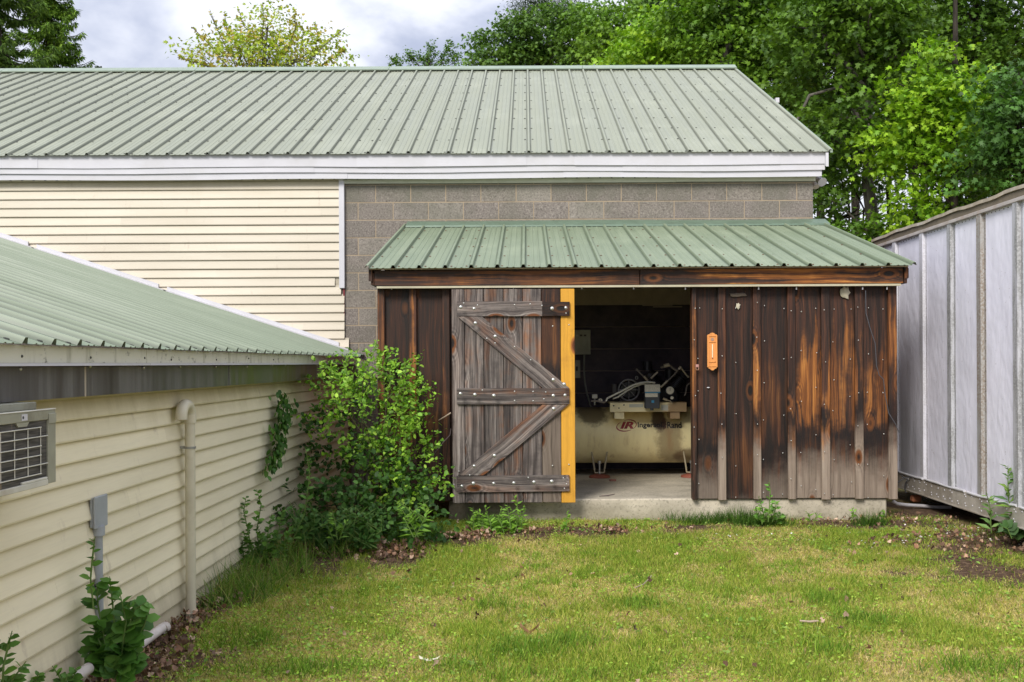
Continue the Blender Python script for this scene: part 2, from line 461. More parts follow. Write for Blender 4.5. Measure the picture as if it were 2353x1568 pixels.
# body behind: end wall and rear so that the building is closed
MB().box(GX1-.2, GX1, WALL+.195, 2*RIDGE-WALL, -.05, EZ-.14).build('end_wall', M['block'], gar)
MB().prism([(WALL+.195, EZ-.14), (2*RIDGE-WALL, EZ-.14), (RIDGE, RZ-.12)], 'x', GX1-.16, GX1-.04).build('gable', M['siding_main'], gar)
# siding planks (upper left)
def plank_profile(h, out=.015):
    return [(0, 0), (-out-.004, -.002), (-out-.006, .006), (-.001, h+.010), (0, h+.010)]
H4 = .1016
z = EZ - .165
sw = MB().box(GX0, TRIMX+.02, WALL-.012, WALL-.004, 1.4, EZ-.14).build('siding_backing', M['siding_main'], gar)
k = 0
while z > 1.35:
    xr = TRIMX - .002
    if z < CAMZ + (HY-665)/198.5: xr = TRIMX + .035
    if z < CAMZ + (HY-775)/198.5: xr = TRIMX + .085
    x = GX0; cuts = [GX0] + sorted([GX0 + (k*1.37 % 3.6) + 3.66*j for j in range(4)]) + [xr]
    cuts = [c for c in cuts if c <= xr]
    for a, b in zip(cuts[:-1], cuts[1:]):
        if b - a < .2: continue
        mb = MB().prism(plank_profile(H4 * .995), 'x', -(b-a)/2, (b-a)/2 + .02)
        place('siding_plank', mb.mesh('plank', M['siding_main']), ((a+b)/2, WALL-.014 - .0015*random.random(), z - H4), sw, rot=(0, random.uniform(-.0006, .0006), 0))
    z -= H4; k += 1
MB().box(TRIMX, TRIMX+.062, WALL-.045, WALL-.006, CAMZ+(HY-661)/198.5, EZ-.17).build('corner_trim', M['white_alu'], gar, bevel=.003)
MB().box(TRIMX+.040, TRIMX+.058, WALL-.02, WALL-.006, CAMZ+(HY-724)/198.5, CAMZ+(HY-662)/198.5).build('trim_backing', plain('red_primer', (.20, .025, .03), .6), gar)
# roof sheets
vd = Vector((0, RIDGE-EAVE, RZ-EZ)); LEN = vd.length - .05
rib0 = -1.80 - .2286*44
pr4 = roof_profile(4); me4, nd = sheet_mesh('roof_sheet', pr4, (1, 0, 0), vd, LEN, M['roof_main'])
nr = 67
for j in range(0, nr // 4 + 1):
    nleft = min(4, nr - j*4)
    me = me4 if nleft == 4 else sheet_mesh('roof_sheet', roof_profile(nleft), (1, 0, 0), vd, LEN, M['roof_main'])[0]
    if nleft > 0:
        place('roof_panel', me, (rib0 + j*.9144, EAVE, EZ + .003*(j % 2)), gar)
RX1 = rib0 + nr*.2286
screws('roof_screws', gar, (rib0, EAVE, EZ+.003), (1, 0, 0), vd, nd, [k*.2286 + .042 for k in range(nr)], [.045 + .61*k for k in range(10)])
screws('roof_seam_screws', gar, (rib0, EAVE, EZ+.003), (1, 0, 0), vd, nd, [k*.9144 - .042 for k in range(1, nr//4+1)], [.045 + .61*k for k in range(10)])
# rear slope
MB().add([(rib0, RIDGE, RZ), (RX1, RIDGE, RZ), (RX1, 2*RIDGE-EAVE, EZ), (rib0, 2*RIDGE-EAVE, EZ),
          (rib0, RIDGE, RZ-.03), (RX1, RIDGE, RZ-.03), (RX1, 2*RIDGE-EAVE, EZ-.03), (rib0, 2*RIDGE-EAVE, EZ-.03)],
         [(0,1,2,3), (7,6,5,4), (1,5,6,2), (2,6,7,3), (0,3,7,4)]).build('rear_roof', M['roof_main'], gar)
# underlay that closes the attic
MB().add([(rib0+.05, EAVE+.05, EZ+.03-.05), (RX1-.05, EAVE+.05, EZ+.03-.05), (RX1-.05, RIDGE, RZ-.06), (rib0+.05, RIDGE, RZ-.06)], [(0,1,2,3)]).build('roof_deck', M['black'], gar)
# ridge cap in lengths
x = rib0
while x < RX1:
    b = min(x + 3.2, RX1 + .02)
    pf = [(-.17, -.060), (-.165, -.078), (0, .022), (.165, -.078), (.17, -.060), (0, .036)]
    MB().prism([(RIDGE + p, RZ + .028 + q) for p, q in pf], 'x', x - .01, b).build('ridge_cap', M['cap_green'], gar)
    x += 3.2
MB().add([(RX1+.0,EAVE-.0,EZ-.012),(RX1+.028,EAVE,EZ-.012),(RX1+.028,RIDGE,RZ-.012),(RX1,RIDGE,RZ-.012),
          (RX1+.0,EAVE,EZ+.024),(RX1+.028,EAVE,EZ+.024),(RX1+.028,RIDGE,RZ+.024),(RX1,RIDGE,RZ+.024)],
         [(0,3,2,1),(4,5,6,7),(0,1,5,4),(1,2,6,5),(2,3,7,6),(3,0,4,7)]).build('rake_trim', M['cap_green'], gar)
MB().add([(RX1-.05,EAVE,EZ-.17),(RX1-.02,EAVE,EZ-.17),(RX1-.02,RIDGE,RZ-.2),(RX1-.05,RIDGE,RZ-.2),
          (RX1-.05,EAVE,EZ-.015),(RX1-.02,EAVE,EZ-.015),(RX1-.02,RIDGE,RZ-.015),(RX1-.05,RIDGE,RZ-.015)],
         [(0,3,2,1),(4,5,6,7),(0,1,5,4),(1,2,6,5),(2,3,7,6),(3,0,4,7)]).build('rake_board', M['white_alu'], gar)
bx = P(1786, 228, 160); MB().box(bx.x-.02, bx.x+.03, bx.y, bx.y+.9, bx.z-.05, bx.z+.02).build('rake_vent', M['white_alu'], gar)
# fascia: three stepped aluminium bands laid in overlapping lengths
def band(z0, z1, y, seams, name, mat, x1=RX1-.03, sag=.006):
    xs = [rib0] + seams + [x1]
    for i, (a, b) in enumerate(zip(xs[:-1], xs[1:])):
        mb = MB(); n = max(2, int((b-a)/.5)); 
        pts = [a + (b-a)*q/n for q in range(n+1)]
        lo = [z0 + sag*math.sin(p*1.9 + z0*7) + random.uniform(-.0015, .0015) for p in pts]
        yo = y - .004*(i % 2)
        for q in range(n):
            mb.add([(pts[q], yo, lo[q]), (pts[q+1], yo, lo[q+1]), (pts[q+1], yo, z1), (pts[q], yo, z1),
                    (pts[q], yo+.012, lo[q]), (pts[q+1], yo+.012, lo[q+1]), (pts[q+1], yo+.012, z1), (pts[q], yo+.012, z1)],
                   [(0,1,2,3),(4,7,6,5),(0,4,5,1),(3,2,6,7)])
            if q == 0: mb.add([(pts[0],yo,lo[0]),(pts[0],yo,z1),(pts[0],yo+.012,z1),(pts[0],yo+.012,lo[0])], [(0,1,2,3)])
            if q == n-1: mb.add([(pts[n],yo,lo[n]),(pts[n],yo+.012,lo[n]),(pts[n],yo+.012,z1),(pts[n],yo,z1)], [(0,1,2,3)])
        mb.build(name, mat, gar)
def ez(dy, s=201.0): return CAMZ + (HY - dy) / s
band(ez(381.5), ez(354)+.015, EAVE+.045, [(120+2-HX)/202-.5-3.3, -5.58, -1.94, 0.0, .55, 2.9], 'fascia_board', M['white_alu'])
band(ez(394.5), ez(378), EAVE+.062, [-7.0, -2.43, 1.1], 'fascia_board', M['white_alu'], RX1-.045)
band(ez(408.5), ez(391), EAVE+.080, [-6.3, -2.05, .42, 2.0], 'fascia_board', M['white_alu'], RX1-.075)
# soffit with a vent slot strip
sy0, sy1 = EAVE+.092, WALL-.018
SO = ez(406.5)
MB().box(rib0, RX1-.11, sy0, sy1, SO, SO+.012).build('soffit', M['cream_trim'], gar)
mb = MB()
x = -11
while x < RX1-.2:
    mb.box(x, x+.02, sy0+.03, sy0+.05, SO-.0035, SO-.0005); x += .133
o = mb.build('soffit_vents', M['black'], gar); o['kind'] = 'stuff'
MB().box(-2.12, 1.73, WALL-.034, WALL-.008, SO-.048, SO-.002).build('soffit_trim', M['cream_trim'], gar)
MB().box(1.73, GX1+.02, WALL-.036, WALL-.008, SO-.044, SO-.002).build('soffit_trim', M['cream_trim'], gar)

# floodlight under the right end of the eave
fl = thing('floodlight', 'small white floodlight under the right end of the long roof eave', 'lamp', P(1878, 420, 199))
q = P(1880, 414, 197)
MB().cyl(q + Vector((-.05, .07, .03)), q + Vector((-.0, .03, .01)), .022, 10).build('mount', M['white_alu'], fl)
MB().tube([q + Vector((-.01, .04, .035)), q + Vector((.02, 0, .0)), q+Vector((.035, -.05, -.035))], [.02, .034, .055], 14).build('lamp_head', M['white_alu'], fl)
MB().tube([q + Vector((-.04, .05, -.0)), q + Vector((-.035, .0, -.05)), q+Vector((-.03, -.02, -.085))], [.018, .030, .042], 12).build('lamp_head', plain('aged_white', (.5, .46, .42), .5), fl)

# ================================================================== ANNEX (left)
XL = -2.07; XE = -(HX-836)/198.5; AEZ = CAMZ + .083
ann = thing('annex_building', 'low cream sided annex with green steel roof along the left edge of the lawn', 'building', (XL, 5, 0))
AY0, AY1 = 1.2, WALL - .02
ASL = .33
vda = Vector((-1, 0, ASL)); ALEN = 5.6 * math.sqrt(1+ASL*ASL)
# sheets: across +Y; last length beyond the flashing is covered
r0 = F*(-XE)/(HX-56.7-.3) - .2286*10
prA, _ = roof_profile(4), 0
meA, nda = sheet_mesh('roof_sheet', prA, (0, 1, 0), vda, ALEN, M['roof_annex'])
nA = int((AY1 - r0)/.2286)
for j in range(0, nA//4 + 1):
    nleft = min(4, nA - j*4)
    if nleft > 0:
        me = meA if nleft == 4 else sheet_mesh('roof_sheet', roof_profile(nleft), (0, 1, 0), vda, ALEN, M['roof_annex'])[0]
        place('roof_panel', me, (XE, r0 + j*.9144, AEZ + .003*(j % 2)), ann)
screws('roof_screws', ann, (XE, r0, AEZ+.003), (0, 1, 0), vda, nda, [k*.2286 - .05 for k in range(nA)], [.035, .9, 1.8, 2.7], mat=M['screw'])
screws('rusty_roof_screws', ann, (XE, r0, AEZ+.006), (0, 1, 0), vda, nda, [k*.2286 + .1 for k in range(9, nA, 7)], [.6, 1.35], mat=M['rust_screw'], r=.012)
# eave fascia (cream) with lower lip, in lengths; grey metal band beneath; wall
def xbox(name, x0, x1, y0, y1, z0, z1, mat, parent=ann, bevel=0): return MB().box(x0, x1, y0, y1, z0, z1).build(name, mat, parent, bevel=bevel)
FZ0 = CAMZ + (HY-830-7)/ (1212/1.92) + .0
t = NT('mildewed_cream_fascia'); v = t.world((1, 9, 1.2)); n = t.noise(v, 1, 6, .7)
zz = t.sepz(t.world())['Z']
c = t.mix(t.ramp(n, .50, .72, 0, .85), (.62, .60, .48), (.30, .29, .20)); n2 = t.noise(t.world((4, 14, 20)), 1, 5, .7)
c = t.mix(t.ramp(n2, .58, .70, 0, .8), c, (.10, .095, .07)); M['fascia_annex'] = t.fin(c, .5, 0, .4)
for a, b in ((AY0, 5.03), (5.035, 8.35), (8.355, AY1-.2)):
    xbox('fascia_board', XE-.045, XE-.030, a, b, AEZ-.072, AEZ-.004, M['fascia_annex'])
    xbox('fascia_lip', XE-.047, XE-.012, a, b, AEZ-.084, AEZ-.073, M['white_alu'])
t = NT('streaked_zinc_band'); v = t.world((1, 8, .45)); n = t.noise(v, 1, 6, .65); y = t.sepz(t.world())['Y']
c = t.cramp(n, [(.3, (.09, .09, .092)), (.5, (.17, .17, .173)), (.7, (.29, .285, .28))])
gy = t.noise(t.world((1, 3, .5)), 1.3, 4)
m = t.math('MULTIPLY', t.ramp(y, 5.4, 7.4), t.ramp(gy, .40, .60, .2, .9))
c = t.mix(m, c, (.15, .165, .055))
c = t.mix(t.ramp(n, .63, .75, 0, .25), c, (.20, .13, .09)); M['band'] = t.fin(c, t.ramp(n, .3, .7, .30, .5), .55, .5)
ys = [AY0, 3.0, 4.42, 6.55, 8.0, 9.6]
for i, (a, b) in enumerate(zip(ys[:-1], ys[1:])):
    xbox('metal_band', XE-.085, XE-.072 + .004*(i % 2), a+.004, b-.004 if i != 1 else b-.010, CAMZ-.137, AEZ-.088, M['band'])
xbox('band_backing', XE-.12, XE-.09, AY0, AY1-.2, CAMZ-.12, AEZ-.01, plain('bare_timber', (.30, .22, .15), .8))
xbox('seam_strip', XE-.0715, XE-.069, 4.405, 4.43, CAMZ-.137, AEZ-.088, plain('seam_sealant', (.42, .36, .28), .6))
xbox('far_fascia', XE-.085, XE-.070, 9.602, AY1-.1, CAMZ-.13, AEZ-.088, plain('brown_fascia', (.16, .11, .09), .7))
for (dx, dy) in ((47,848),(207,842),(330,845),(414,843),(496,843),(568,843),(626,840),(656,840)):
    p = PX(dx, dy, XE-.068)
    MB().ball(p, .0085, 10, 6, (.8, 1, 1)).build('band_screw', M['steel'], ann)
for (dx, dy) in ((50,818),(208,821),(332,822),(393,826),(497,826),(571,823),(628,826)):
    p = PX(dx, dy+1, XE-.030)
    MB().ball(p, .006, 8, 5).build('fascia_screw', M['screw'], ann)
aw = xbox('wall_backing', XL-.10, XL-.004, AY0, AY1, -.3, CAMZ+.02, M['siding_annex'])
HA = .0955; z = .015; k = 0
zz0 = CAMZ - .12
ck = []
while z < zz0:
    cuts = [AY0] + sorted([AY0 + ((k*1.31) % 3.4) + 3.66*j for j in range(4)]) + [AY1]
    cuts = [q for q in cuts if q <= AY1]
    for a, b in zip(cuts[:-1], cuts[1:]):
        if b - a < .15: continue
        pf = [(0, 0), (.023, -.003), (.025, .005), (.001, HA+.010), (0, HA+.010)]
        mb = MB().prism(pf, 'y', -(b-a)/2 - .015, (b-a)/2)
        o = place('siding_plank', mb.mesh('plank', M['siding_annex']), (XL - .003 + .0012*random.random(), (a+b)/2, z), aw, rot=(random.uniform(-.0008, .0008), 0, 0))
    z += HA; k += 1
xbox('footing', XL-.12, XL+.004, AY0, AY1, -.4, .014, plain('dark_footing', (.05, .045, .04), .9))
xbox('far_corner', XL-.01, XL+.03, AY1-.06, AY1+.0, -.1, CAMZ-.1, plain('brown_corner', (.13, .06, .045), .7))
# white wall flashing laid in two overlapping lengths
def slope_strip(name, xa, xb, h0, h1, y0, y1, mat, par=gar):
    za, zb = AEZ + ASL*(XE-xa), AEZ + ASL*(XE-xb)
    mb = MB().add([(xa,y0,za+h0),(xb,y0,zb+h0),(xb,y1,zb+h0),(xa,y1,za+h0),(xa,y0,za+h1),(xb,y0,zb+h1),(xb,y1,zb+h1),(xa,y1,za+h1)],
                  [(0,3,2,1),(4,5,6,7),(0,1,5,4),(1,2,6,5),(2,3,7,6),(3,0,4,7)])
    return mb.build(name, mat, par)
xs = [-7.4, -5.65, -4.15, XE-.18]
for i in range(3):
    slope_strip('wall_flashing', xs[i], xs[i+1]+.03, .022, .032 + .002*i, WALL-.17, WALL-.03, M['white_alu'], ann)
    slope_strip('channel', xs[i], xs[i+1]-.1, .030, .078, WALL-.052+.002*i, WALL-.030+.002*i, M['white_alu'], ann)
slope_strip('corner_flashing', XE-.20, XE+.005, .020, .030, WALL-.10, WALL-.006, M['flash_green'], ann)

# ================================================================== SHED
SX0, SX1 = P(873, 1100, 255.5).x, P(2056, 1100, 255.5).x
SLAB = CAMZ - (1148-HY)/254.7
shed = thing('lean_to_shed', 'brown board and batten lean-to shed with a green steel roof and one open sliding door', 'shed', ((SX0+SX1)/2, SFRONT, 0))
SEZ = CAMZ + (HY-615)/262.0; STZ = CAMZ + (HY-517)/198.5
def bm_(name, x0, x1, y0, y1, z0, z1, mat, parent=None, bevel=.003, warm=0, wz=1, wr=1, grey=-9.0, label=None, dk=0):
    """board with its own origin at its foot"""
    parent = parent or shed
    o = MB().box(x0, x1, y0, y1, z0, z1).build(name, mat, parent, loc=((x0+x1)/2, y0, z0), bevel=bevel)
    o['warm'] = float(warm); o['wz'] = float(wz); o['wr'] = float(wr); o['grey'] = float(grey); o['dk'] = float(dk)
    if label: o['label'] = label
    return o
# foundation slab
fx0, fx1 = P(1030, 1180, 256).x, P(2036, 1180, 254).x
o = MB().box(fx0, fx1, SFRONT+.03, WALL-.01, -.25, SLAB).build('foundation', M['slab'], shed, bevel=.012)
# front boards
BT, BB = CAMZ + (HY-655)/255.5, CAMZ - (1149-HY)/255.5
def fb(d0, d1, y0, th, name='board', top=BT, bot=BB, **kw):
    a, b = P(d0, 1000, 255.5).x, P(d1, 1000, 255.5).x
    return bm_(name, a, b, SFRONT - y0, SFRONT - y0 + th, bot + random.uniform(-.004, .004), top, M['wood'], **kw)
W = dict
for d0, d1, kw in [(884, 948, W(dk=.42, warm=.45, wz=.5, wr=1.0)), (952, 1020, W(dk=.42, warm=.25, wz=.7, wr=.8)), (1022, 1060, W(warm=.1)),
                   (1594, 1652, W(dk=.42, warm=.12, wz=.5, wr=.5, grey=.32)), (1664, 1732, W(dk=.42, warm=.22, wz=.35, wr=.4, grey=.02)),
                   (1743, 1812, W(dk=.42, warm=.22, wz=.9, wr=.6, grey=.27)), (1822, 1890, W(warm=.85, dk=.1, wz=1.05, wr=.95, grey=.42)),
                   (1902, 1966, W(warm=.6, dk=.1, wz=1.0, wr=1.2, grey=.44)), (1978, 2046, W(warm=.65, dk=.1, wz=.95, wr=.9, grey=.40))]:
    fb(d0, d1, 0, .022, **kw)
for d0, d1, kw in [(870, 886, W(warm=.3, wz=1, wr=2)), (942, 959, W(warm=.8, wz=.8, wr=1.6)), (1018, 1035, W(warm=.5, wz=.8, wr=1.4)),
                   (1649, 1667, W(warm=.25, wz=.8, wr=1, grey=.60)), (1730, 1747.5, W(warm=.6, wz=.9, wr=1.2, grey=.58)),
                   (1809, 1826.5, W(warm=.35, wz=.7, wr=1, grey=.58)), (1886, 1905.5, W(warm=.8, wz=.9, wr=1.3, grey=.62)),
                   (1963, 1982, W(warm=.65, wz=1.1, wr=1.2, grey=.70)), (2040, 2059.5, W(warm=.6, wz=1.4, wr=.9, grey=.62))]:
    fb(d0, d1, .032, .031, name='batten', bot=BB-.006, **kw)
# jamb posts and corner posts
fb(1589.5, 1599.5, .045, .10, name='door_jamb', top=BT-.005, warm=.6, wz=1.3, wr=1.6)
for x in (SX0+.02, SX1-.10): bm_('post', x, x+.08, SFRONT+.03, SFRONT+.11, SLAB+.001, BT, M['wood'])
bm_('post', P(1599, 1000, 255).x, P(1618, 1000, 255).x, SFRONT+.025, SFRONT+.11, SLAB+.001, BT, M['wood'], warm=.2)
bm_('post', P(1040, 1000, 255).x, P(1058, 1000, 255).x, SFRONT+.025, SFRONT+.11, SLAB+.001, BT, M['wood'])
# side walls: boards running up to the roof slope
def roofz(y): return SEZ + (STZ-SEZ)*(y-SEAVE)/(WALL-SEAVE)
for sx, sg in ((SX0, 1), (SX1-.024, 1)):
    y = SFRONT + .022
    while y < WALL - .05:
        b = min(y + .255, WALL-.02)
        mb = MB().prism([(y+.002, BB), (b-.002, BB), (b-.002, roofz(b)-.12), (y+.002, roofz(y)-.12)], 'x', sx, sx+.022)
        o = mb.build('side_board', M['wood'], shed, loc=(sx, y, BB)); o['warm'] = .5; o['wz'] = 1.0; o['wr'] = 1.0; o['grey'] = .4
        y += .258
# front beam, drip strip, end blocks
BMY = F/259.0
bt, bb = CAMZ + (HY-620)/259., CAMZ + (HY-656)/259.
a, m_, b = P(860, 640, 259).x, P(1470, 640, 259).x, P(2076, 640, 259).x
o = None
for xa, xb, wm in ((a, m_-.002, .55), (m_+.002, b, .9)):
    mb = MB().box(0, bt-bb, 0, .035, -(xb-xa)/2, (xb-xa)/2)   # built along its own z so that grain follows the length
    o = bpy.data.objects.new('beam', mb.mesh('beam', M['wood'])); reg(o, ((xa+xb)/2, BMY, bt), shed)
    o.rotation_euler = (0, math.pi/2, 0); o['warm'] = wm; o['wz'] = 0.3; o['wr'] = 2.2; o['grey'] = -9.0; bev(o, .004)
    mb = None
bm_('beam_end', b+.002, b+.030, BMY-.01, BMY+.30, bb-.0, bt-.02, M['wood'], warm=.1)
bm_('beam_end', b+.033, b+.060, BMY+.03, BMY+.36, bb+.05, bt-.0, M['wood'], warm=.2)
bm_('beam_end', a-.030, a-.002, BMY-.0, BMY+.30, bb+.01, bt-.02, M['wood'], warm=.1)
for sx in (SX0-.07, SX1+.045):
    mb = MB().prism([(SEAVE+.08, roofz(SEAVE+.08)-.13), (WALL-.03, roofz(WALL-.03)-.13), (WALL-.03, roofz(WALL-.03)-.012), (SEAVE+.08, roofz(SEAVE+.08)-.012)], 'x', sx, sx+.03)
    o = mb.build('rake_board', M['wood'], shed, loc=(sx, SEAVE, 2)); o['warm'] = .2; o['wr'] = 1.0; o['grey'] = -9.0
mb = MB().box(a+.02, b-.02, BMY+.004, BMY+.05, bb-.020, bb-.002); mb.build('drip_strip', plain('pale_track', (.50, .46, .33), .5, dirt=(.2, .15, .1)), shed)
bm_('header', SX0+.03, SX1-.03, SFRONT+.03, SFRONT+.11, BT-.03, bt, M['wood'])
for dx in (1337, 1456, 1574.5, 1743, 1830, 1982, 2038, 900, 1180):
    p = P(dx, 661, 258); MB().box(p.x-.005, p.x+.005, p.y-.004, p.y+.004, p.z-.018, p.z+.006).build('track_clip', M['white_alu'], shed)
# rafters + roof
vs_ = Vector((0, WALL-SEAVE, STZ-SEZ)); SL = vs_.length
meS, nds = sheet_mesh('roof_sheet', roof_profile(4), (1, 0, 0), vs_, SL-.03, M['roof_shed'])
for j in range(6):
    nleft = min(4, 21-4*j)
    me = meS if nleft == 4 else sheet_mesh('roof_sheet', roof_profile(nleft), (1, 0, 0), vs_, SL-.03, M['roof_shed'])[0]
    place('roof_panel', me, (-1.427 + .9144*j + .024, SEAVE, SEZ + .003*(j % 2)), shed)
screws('roof_screws', shed, (-1.403, SEAVE, SEZ+.003), (1, 0, 0), vs_, nds, [k*.2286+.045 for k in range(21)], [.06, .62, 1.2, 1.78, 2.4], mat=M['rust_screw'], r=.010)
screws('roof_seam_screws', shed, (-1.403, SEAVE, SEZ+.003), (1, 0, 0), vs_, nds, [k*.9144-.045 for k in range(1, 6)], [.06, .62, 1.2, 1.78, 2.4], mat=M['rust_screw'], r=.010)
for k in range(9):
    x = SX0 + .1 + k*(SX1-SX0-.25)/8
    MB().prism([(SFRONT, roofz(SFRONT)-.12), (WALL-.02, roofz(WALL-.02)-.12), (WALL-.02, roofz(WALL-.02)-.025), (SFRONT, roofz(SFRONT)-.025)], 'x', x, x+.04).build('rafter', plain('rafter_timber', (.48, .38, .27), .8) if k == 0 else bpy.data.materials['rafter_timber'], shed)
MB().add([(SX0-.06, SEAVE+.06, roofz(SEAVE+.06)-.012), (SX1+.07, SEAVE+.06, roofz(SEAVE+.06)-.012), (SX1+.07, WALL-.01, roofz(WALL-.01)-.012), (SX0-.06, WALL-.01, roofz(WALL-.01)-.012),
          (SX0-.06, SEAVE+.06, roofz(SEAVE+.06)-.024), (SX1+.07, SEAVE+.06, roofz(SEAVE+.06)-.024), (SX1+.07, WALL-.01, roofz(WALL-.01)-.024), (SX0-.06, WALL-.01, roofz(WALL-.01)-.024)],
         [(0,1,2,3),(7,6,5,4),(0,4,5,1),(1,5,6,2),(3,7,4,0)]).build('roof_deck', bpy.data.materials['rafter_timber'], shed)
# top flashing, slightly bent
fz = CAMZ + (HY-510)/198.5
mb = MB(); x0, x1 = P(936, 510, 199).x, P(1897, 510, 199).x; n = 14
for i in range(n):
    xa, xb = x0+(x1-x0)*i/n, x0+(x1-x0)*(i+1)/n
    wz_ = lambda x: .010*math.sin(x*2.3)*.5 + random.uniform(-.001, .001)
    mb.add([(xa, WALL-.20, roofz(WALL-.20)+.026), (xb, WALL-.20, roofz(WALL-.20)+.026), (xb, WALL-.012, fz+.012+.004*math.sin(xb*2)), (xa, WALL-.012, fz+.012+.004*math.sin(xa*2)),
            (xa, WALL-.205, roofz(WALL-.20)+.006), (xb, WALL-.205, roofz(WALL-.20)+.006)], [(0,1,2,3), (4,5,1,0)])
mb.build('roof_flashing', M['flash_green'], shed)
# interior lining and back boards
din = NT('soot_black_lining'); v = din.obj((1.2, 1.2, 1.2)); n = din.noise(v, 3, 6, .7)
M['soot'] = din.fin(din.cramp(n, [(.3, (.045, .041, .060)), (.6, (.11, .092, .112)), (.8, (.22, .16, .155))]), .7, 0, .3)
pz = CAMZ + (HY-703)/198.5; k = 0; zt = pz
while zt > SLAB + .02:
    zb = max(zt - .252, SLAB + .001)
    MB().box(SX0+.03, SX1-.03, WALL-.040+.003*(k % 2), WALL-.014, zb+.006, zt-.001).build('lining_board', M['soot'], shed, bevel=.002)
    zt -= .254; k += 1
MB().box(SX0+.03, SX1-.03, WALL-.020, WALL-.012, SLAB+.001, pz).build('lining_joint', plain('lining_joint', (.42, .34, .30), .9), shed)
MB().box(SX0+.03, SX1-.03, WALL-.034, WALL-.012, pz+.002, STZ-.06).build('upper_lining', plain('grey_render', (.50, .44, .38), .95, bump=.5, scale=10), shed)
for (u0, u1, v0, v1) in ((1476, 1545, 700, 703), (1500, 1567, 704.5, 706.5)):
    p, q = P(u0, v0, 199), P(u1, v1, 199); MB().box(p.x, q.x, WALL-.046, WALL-.034, q.z, p.z).build('lining_chip', bpy.data.materials['grey_render'], shed)

# --- door leaf
DY = F/260.5
def dP(dx, dy): return P(dx, dy, 260.5)
d0, d1 = dP(1038.5, 900).x, dP(1321, 900).x; dz0, dz1 = dP(1100, 1156.5).z, dP(1100, 665).z
door = MB().box(d0+.01, d1-.01, DY+.024, DY+.030, dz0+.02, dz1-.01).build('sliding_door', plain('door_backing', (.02, .015, .012), .9), shed, loc=((d0+d1)/2, DY, dz0))
edges = [1038.5, 1068, 1112, 1157.5, 1201, 1245, 1289]
for i, (u0, u1) in enumerate(zip(edges[:-1], edges[1:])):
    kw = dict(warm=[.35, .6, .85, 1, .9, .6][i])
    if i == 5: kw = dict(warm=.25, wz=1.2, wr=1.2, grey=1.02)
    elif i == 0: kw['warm'] = .1
    bm_('plank', dP(u0, 900).x+.0025, dP(u1, 900).x-.0025, DY+random.uniform(-.001, .002), DY+.022, dz0+random.uniform(0, .004), dz1, M['wood_old'] if i != 5 else M['wood'], parent=door, **kw)['dk'] = [-.1, .1, .38, .25, .05, .4][i]
bm_('plank', dP(1289, 900).x+.001, dP(1321, 900).x, DY-.006, DY+.022, dz0, dz1, M['wood_yellow'], parent=door, label='fresh yellow stained edge plank of the grey door')
def along(name, p, q, wd, th, y, mat, parent, cuts=(0, 0), warm=.4, **kw):
    """board from p to q (x,z) with width wd; grain along its own z. cuts shift the end corners along the board"""
    p, q = Vector((p[0], 0, p[1])), Vector((q[0], 0, q[1])); d = q - p; ln = d.length
    c0, c1 = cuts
    poly = [(-wd/2, -c0), (wd/2, c0), (wd/2, ln - c1), (-wd/2, ln + c1)]
    mb = MB().prism(poly, 'y', 0, th)
    o = bpy.data.objects.new(name, mb.mesh(name, mat)); reg(o, (p.x, y, p.z), parent)
    o.rotation_euler = (0, math.atan2(d.x, d.z), 0); bev(o, .003)
    o['warm'] = float(warm); o['wz'] = float(kw.get('wz', .5)); o['wr'] = float(kw.get('wr', 2)); o['grey'] = -9.0
    return o
def xz(dx, dy): p = P(dx, dy, 262.5); return (p.x, p.z)
RY = DY - .026
along('rail', xz(1050, 709.5), xz(1246, 709), .130, .022, RY, M['wood_old'], door, warm=.25)
along('rail', xz(1246.5, 709.5), xz(1309.5, 709.5), .124, .026, RY-.003, M['wood'], door, warm=.05)['dk'] = .55
along('rail', xz(1049, 911.5), xz(1309, 911), .140, .022, RY, M['wood_old'], door, warm=.9)['dk'] = .35
along('rail', xz(1049, 1114.5), xz(1309, 1112), .142, .022, RY, M['wood_old'], door, warm=.4)['dk'] = .15
# braces cut to the rails
def brace(pts, warm):
    w_ = [P(a_, b_, 262.5) for a_, b_ in pts]
    c_ = (w_[0]+w_[1])/2; e_ = (w_[2]+w_[3])/2; ang = math.atan2((e_-c_).x, (e_-c_).z)
    R = Matrix.Rotation(-ang, 3, 'Y'); loc = [R @ (p_-c_) for p_ in w_]
    mb = MB().prism([(p_.x, p_.z) for p_ in loc], 'y', 0, .022)
    o = bpy.data.objects.new('brace', mb.mesh('brace', M['wood_old'])); bmfix(o.data); reg(o, (c_.x, RY+.001, c_.z), door)
    o.rotation_euler = (0, ang, 0); o['warm'] = float(warm); bev(o, .003)
brace([(1051, 727.5), (1107, 727.5), (1308, 886), (1300, 892), ][:2] + [(1309, 892.5), (1248, 892.5)], .55)
brace([(1051, 1094), (1111, 1094), (1306, 931), (1246, 931)], .9)
bolt_m = MB().ball((0, 0, 0), .017, 12, 6, (1, .55, 1)).mesh('bolt', M['steel'])
nail_m = MB().ball((0, 0, 0), .007, 8, 4, (1, .6, 1)).mesh('nail', M['steel'])
def zd(x, y): return (1080 + x/1.704)*.766, (640 + y/1.704)*.766
for (x, y) in [(515,480),(583,488),(982,487),(1052,484),(590,562),(691,630),(988,852),(1043,875),(513,923),(587,928),(684,933),(988,933),(1048,931),
               (990,1000),(687,1240),(583,1293),(520,1396),(579,1382),(683,1382),(786,1380),(889,1376),(980,1372)]:
    a_, b_ = zd(x, y); p = P(a_, b_, 263.4); place('bolt', bolt_m, p, door, scale=(random.uniform(.85, 1.1),)*3)
